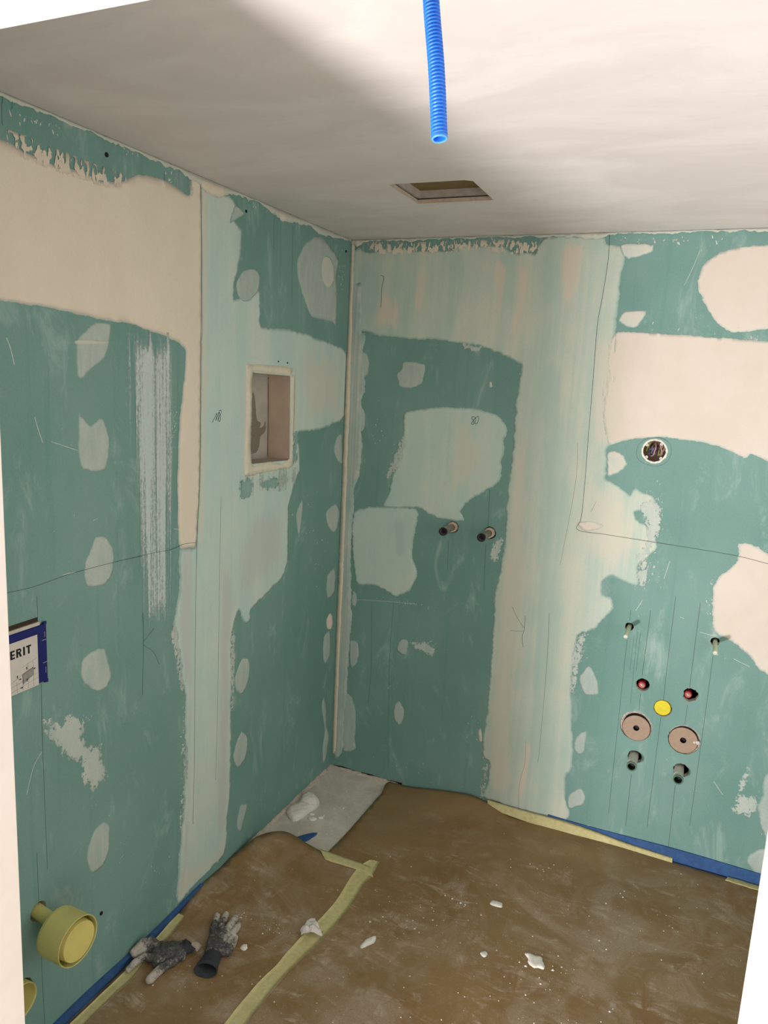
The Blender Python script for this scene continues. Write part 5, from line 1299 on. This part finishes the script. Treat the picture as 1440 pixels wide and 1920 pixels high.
# plaster grit strewn on the sheets: nobody could count it
V, F = [], []
r2 = random.Random(77)
CL = [(1.25, -0.75, 0.55, 0.45, 420, 1.0), (1.05, -0.9, 0.4, 0.35, 260, 1.0), (0.72, -0.80, 0.14, 0.10, 170, 1.1), (0.85, -0.62, 0.06, 0.05, 40, 1.5), (0.33, -1.06, 0.10, 0.03, 150, 0.9), (0.22, -1.30, 0.14, 0.12, 160, 0.8), (0.20, -1.06, 0.04, 0.02, 60, 0.9), (1.55, -0.40, 0.25, 0.25, 220, 0.9), (1.12, -0.30, 0.12, 0.06, 60, 0.8), (0.6, -1.25, 0.3, 0.2, 180, 0.9), (0.15, -0.35, 0.09, 0.16, 110, 1.3), (0.19, -0.50, 0.07, 0.05, 40, 1.3), (1.2, -0.80, 0.08, 0.05, 60, 1.4)]
for cx, cy, sx, sy, n, s in CL:
    for _ in range(n):
        x, y = r2.gauss(cx, sx * 0.6), r2.gauss(cy, sy * 0.6)
        if not (0.02 < x < 2.3 and -2.2 < y < -0.03): continue
        r = s * 0.0008 * (0.55 + r2.random() ** 9 * 3.8)
        z = 0.0 if (x < 0.33 and y > -0.56) else hS(x, y)
        o = len(V); k = 5
        for q in range(k):
            t_ = 2 * math.pi * q / k + r2.random(); rr = r * r2.uniform(0.7, 1.4)
            V.append((x + rr * math.cos(t_), y + rr * math.sin(t_), z + 0.0002))
        V.append((x, y, z + 0.0006 + r * 0.8))
        F += [(o + q, o + (q + 1) % k, o + k) for q in range(k)]
tag(mesh_obj('plaster_grit', V, F, MATS['fleck']), 'fine white plaster grit strewn over the brown sheets', 'grit', kind='stuff')

# ------------------------------------------------------------------ work gloves
def glove_mat():
    t = NT('dusty_black_glove')
    a = t.noise((30, 30, 30), 7, 0.72)
    b = t.noise((150, 150, 150), 5, 0.7, (2, 5, 1))
    tip = t.attr('tip')
    c = t.mix(t.step(b, 0.35, 0.7), lin(66, 65, 66), lin(98, 95, 93))
    q = t.math('ADD', t.math('ADD', t.math('MULTIPLY', a, 0.7), t.math('MULTIPLY', b, 0.3)), t.math('MULTIPLY', tip, 0.26))
    c = t.mix(t.step(q, 0.51, 0.72), c, lin(186, 178, 168))
    t.bump(b, 0.4, 0.002)
    return t.done(c, 0.8)
MATS['glove'] = glove_mat()
simple('glove_cuff', (58, 60, 66), 0.85, 0.12, 70, bump=0.3)
simple('glove_lining', (170, 158, 142), 0.9, 0.1, 70)
def ball(c, r, sz=1.0, seg=12):
    V, F = [], []
    for i in range(seg // 2 + 1):
        th = math.pi * i / (seg // 2)
        for k in range(seg):
            ph = 2 * math.pi * k / seg
            V.append((c[0] + r * math.sin(th) * math.cos(ph), c[1] + r * math.sin(th) * math.sin(ph), c[2] + r * sz * math.cos(th)))
    for i in range(seg // 2):
        for k in range(seg):
            F.append((i * seg + k, (i + 1) * seg + k, (i + 1) * seg + (k + 1) % seg, i * seg + (k + 1) % seg))
    return V, F
def chain(pts, sz=1.0):
    """Overlapping balls along a chain of (x, y, z, radius)."""
    out = []
    for a, b in zip(pts, pts[1:]):
        a, b = np.array(a), np.array(b)
        n = max(2, int(np.linalg.norm(b[:3] - a[:3]) / 0.003))
        for k in range(n + 1):
            p = a + (b - a) * k / n
            out.append(ball(p[:3], p[3], sz))
    return out
def shell(thing, name, parts, tips):
    V, F = join(*parts)
    me = bpy.data.meshes.new('tmp'); me.from_pydata(V, [], F); me.update()
    bm = bmesh.new(); bm.from_mesh(me); bmesh.ops.remove_doubles(bm, verts=bm.verts, dist=1e-6); bmesh.ops.recalc_face_normals(bm, faces=bm.faces); bm.to_mesh(me); bm.free()
    ob = bpy.data.objects.new('tmp', me); COL.objects.link(ob)
    md = ob.modifiers.new('r', 'REMESH'); md.mode = 'VOXEL'; md.voxel_size = 0.0022; md.use_smooth_shade = True
    sm = ob.modifiers.new('s', 'SMOOTH'); sm.factor = 0.5; sm.iterations = 3
    dg = bpy.context.evaluated_depsgraph_get(); dg.update()
    ev = ob.evaluated_get(dg); m2 = bpy.data.meshes.new_from_object(ev)
    vv = np.array([tuple(p.co) for p in m2.vertices]); ff = [tuple(p.vertices) for p in m2.polygons]
    bpy.data.objects.remove(ob)
    nzr = np.array([math.sin(p[0] * 260) * math.cos(p[1] * 230) + math.sin(p[0] * 120 + p[1] * 150) for p in vv])
    vv[:, 2] += 0.0009 * nzr
    dm = np.min([np.hypot(vv[:, 0] - a, vv[:, 1] - b) for a, b in tips], axis=0)
    return thing.part(name, (vv, ff), MATS['glove'], smooth=True, attrs={'tip': np.clip(1 - dm / 0.060, 0, 1)})
def cuff(thing, name, pts, mat, thick=0.0022, seg=32, slant=0.0):
    """An open elliptical sleeve: pts (centre, half width, half height)."""
    C = [np.array(p[0], float) for p in pts]
    V, F, rings = [], [], []
    def ring(c, d, hw, hh, sl=0.0):
        side = np.cross(d, (0, 0, 1.0)); side /= np.linalg.norm(side); up = np.cross(side, d)
        r = []
        for k in range(seg):
            t = 2 * math.pi * k / seg
            r.append(len(V)); V.append(tuple(c + side * hw * math.cos(t) + up * hh * math.sin(t) * (0.75 if math.sin(t) < 0 else 1) - d * sl * math.sin(t)))
        return r
    n = len(C)
    dirs = [(C[min(i + 1, n - 1)] - C[max(i - 1, 0)]) / np.linalg.norm(C[min(i + 1, n - 1)] - C[max(i - 1, 0)]) for i in range(n)]
    for i in range(n): rings.append(ring(C[i], dirs[i], pts[i][1], pts[i][2], slant * (i / (n - 1)) ** 2))
    for i in range(n - 1, -1, -1): rings.append(ring(C[i], dirs[i], pts[i][1] - thick, pts[i][2] - thick, slant * (i / (n - 1)) ** 2))
    for A, B in zip(rings, rings[1:]):
        for k in range(seg): F.append((A[k], A[(k + 1) % seg], B[(k + 1) % seg], B[k]))
    return thing.part(name, (V, F), mat, smooth=True)

GZ = 0.0085
# glove lying palm up, fingers away from the camera, cuff mouth towards it
t = Thing('work_glove', 'dusty black work glove with fingers spread, cuff mouth open towards the door', 'glove', (0.23, -1.2, 0.0), 'pair of work gloves')
P = []
tipsA = [(0.149, -1.112), (0.172, -1.094), (0.211, -1.094), (0.240, -1.118)]
basA = [(0.180, -1.176), (0.200, -1.166), (0.223, -1.166), (0.250, -1.180)]
for (a, b), (c, d), rr in zip(tipsA, basA, (0.0112, 0.0114, 0.0114, 0.0110)):
    P += chain([(a, b, GZ + 0.012, rr), ((a + c) / 2, (b + d) / 2, GZ + 0.017, rr + 0.0008), (c, d, GZ + 0.015, rr + 0.002)])
for s in np.linspace(0, 1, 7):
    x0, y0 = 0.185 + 0.036 * s, -1.180 - 0.078 * s
    x1, y1 = 0.250 + 0.022 * s, -1.178 - 0.058 * s
    P += chain([(x0, y0, GZ + 0.015, 0.0125), ((x0 + x1) / 2, (y0 + y1) / 2, GZ + 0.018, 0.0145), (x1, y1, GZ + 0.015, 0.0125)])
P += chain([(0.262, -1.165, GZ + 0.010, 0.0095), (0.272, -1.196, GZ + 0.011, 0.0115), (0.280, -1.232, GZ + 0.012, 0.0115)])
shell(t, 'glove_body', P, tipsA + [(0.264, -1.168)])
cuff(t, 'cuff', [((0.238, -1.247, 0.021), 0.029, 0.016), ((0.245, -1.268, 0.021), 0.029, 0.017), ((0.253, -1.297, 0.021), 0.032, 0.018), ((0.262, -1.326, 0.021), 0.038, 0.018)], MATS['glove_cuff'], slant=0.012)
# second glove, twisted, fingers towards the left wall, cuff half turned inside out
t = Thing('work_glove', 'dusty black work glove lying crumpled against the left wall, cuff turned out', 'glove', (0.10, -1.32, 0.0), 'pair of work gloves')
P = []
for s in np.linspace(0, 1, 6):
    x0, y0 = 0.062 + 0.070 * s, -1.318 + 0.042 * s
    x1, y1 = 0.105 + 0.056 * s, -1.370 + 0.056 * s
    P += chain([(x0, y0, GZ + 0.017, 0.0144), ((x0 + x1) / 2, (y0 + y1) / 2, GZ + 0.021, 0.0155), (x1, y1, GZ + 0.014, 0.0132)])
P += chain([(0.062, -1.318, GZ + 0.020, 0.0144), (0.045, -1.322, GZ + 0.034, 0.0132), (0.028, -1.345, GZ + 0.036, 0.0124), (0.0175, -1.376, GZ + 0.022, 0.0109)])
P += chain([(0.066, -1.330, GZ + 0.016, 0.0132), (0.040, -1.350, GZ + 0.022, 0.0121), (0.026, -1.378, GZ + 0.018, 0.0113)])
P += chain([(0.088, -1.362, GZ + 0.016, 0.0132), (0.066, -1.376, GZ + 0.024, 0.0121), (0.052, -1.400, GZ + 0.020, 0.0113), (0.046, -1.426, GZ + 0.012, 0.0106)])
P += chain([(0.150, -1.335, GZ + 0.012, 0.0144), (0.135, -1.375, GZ + 0.012, 0.0149), (0.131, -1.405, GZ + 0.011, 0.0147), (0.130, -1.428, GZ + 0.010, 0.0136)])
shell(t, 'glove_body', P, [(0.0175, -1.376), (0.026, -1.378), (0.046, -1.426), (0.130, -1.428)])
cuff(t, 'cuff', [((0.128, -1.304, 0.024), 0.023, 0.015), ((0.145, -1.291, 0.026), 0.024, 0.017), ((0.156, -1.278, 0.030), 0.026, 0.020), ((0.160, -1.268, 0.034), 0.026, 0.021)], MATS['glove_cuff'], slant=0.006)
cuff(t, 'turned_lining', [((0.163, -1.270, 0.031), 0.012, 0.011), ((0.176, -1.262, 0.028), 0.014, 0.012), ((0.190, -1.262, 0.022), 0.013, 0.010)], MATS['glove_lining'])
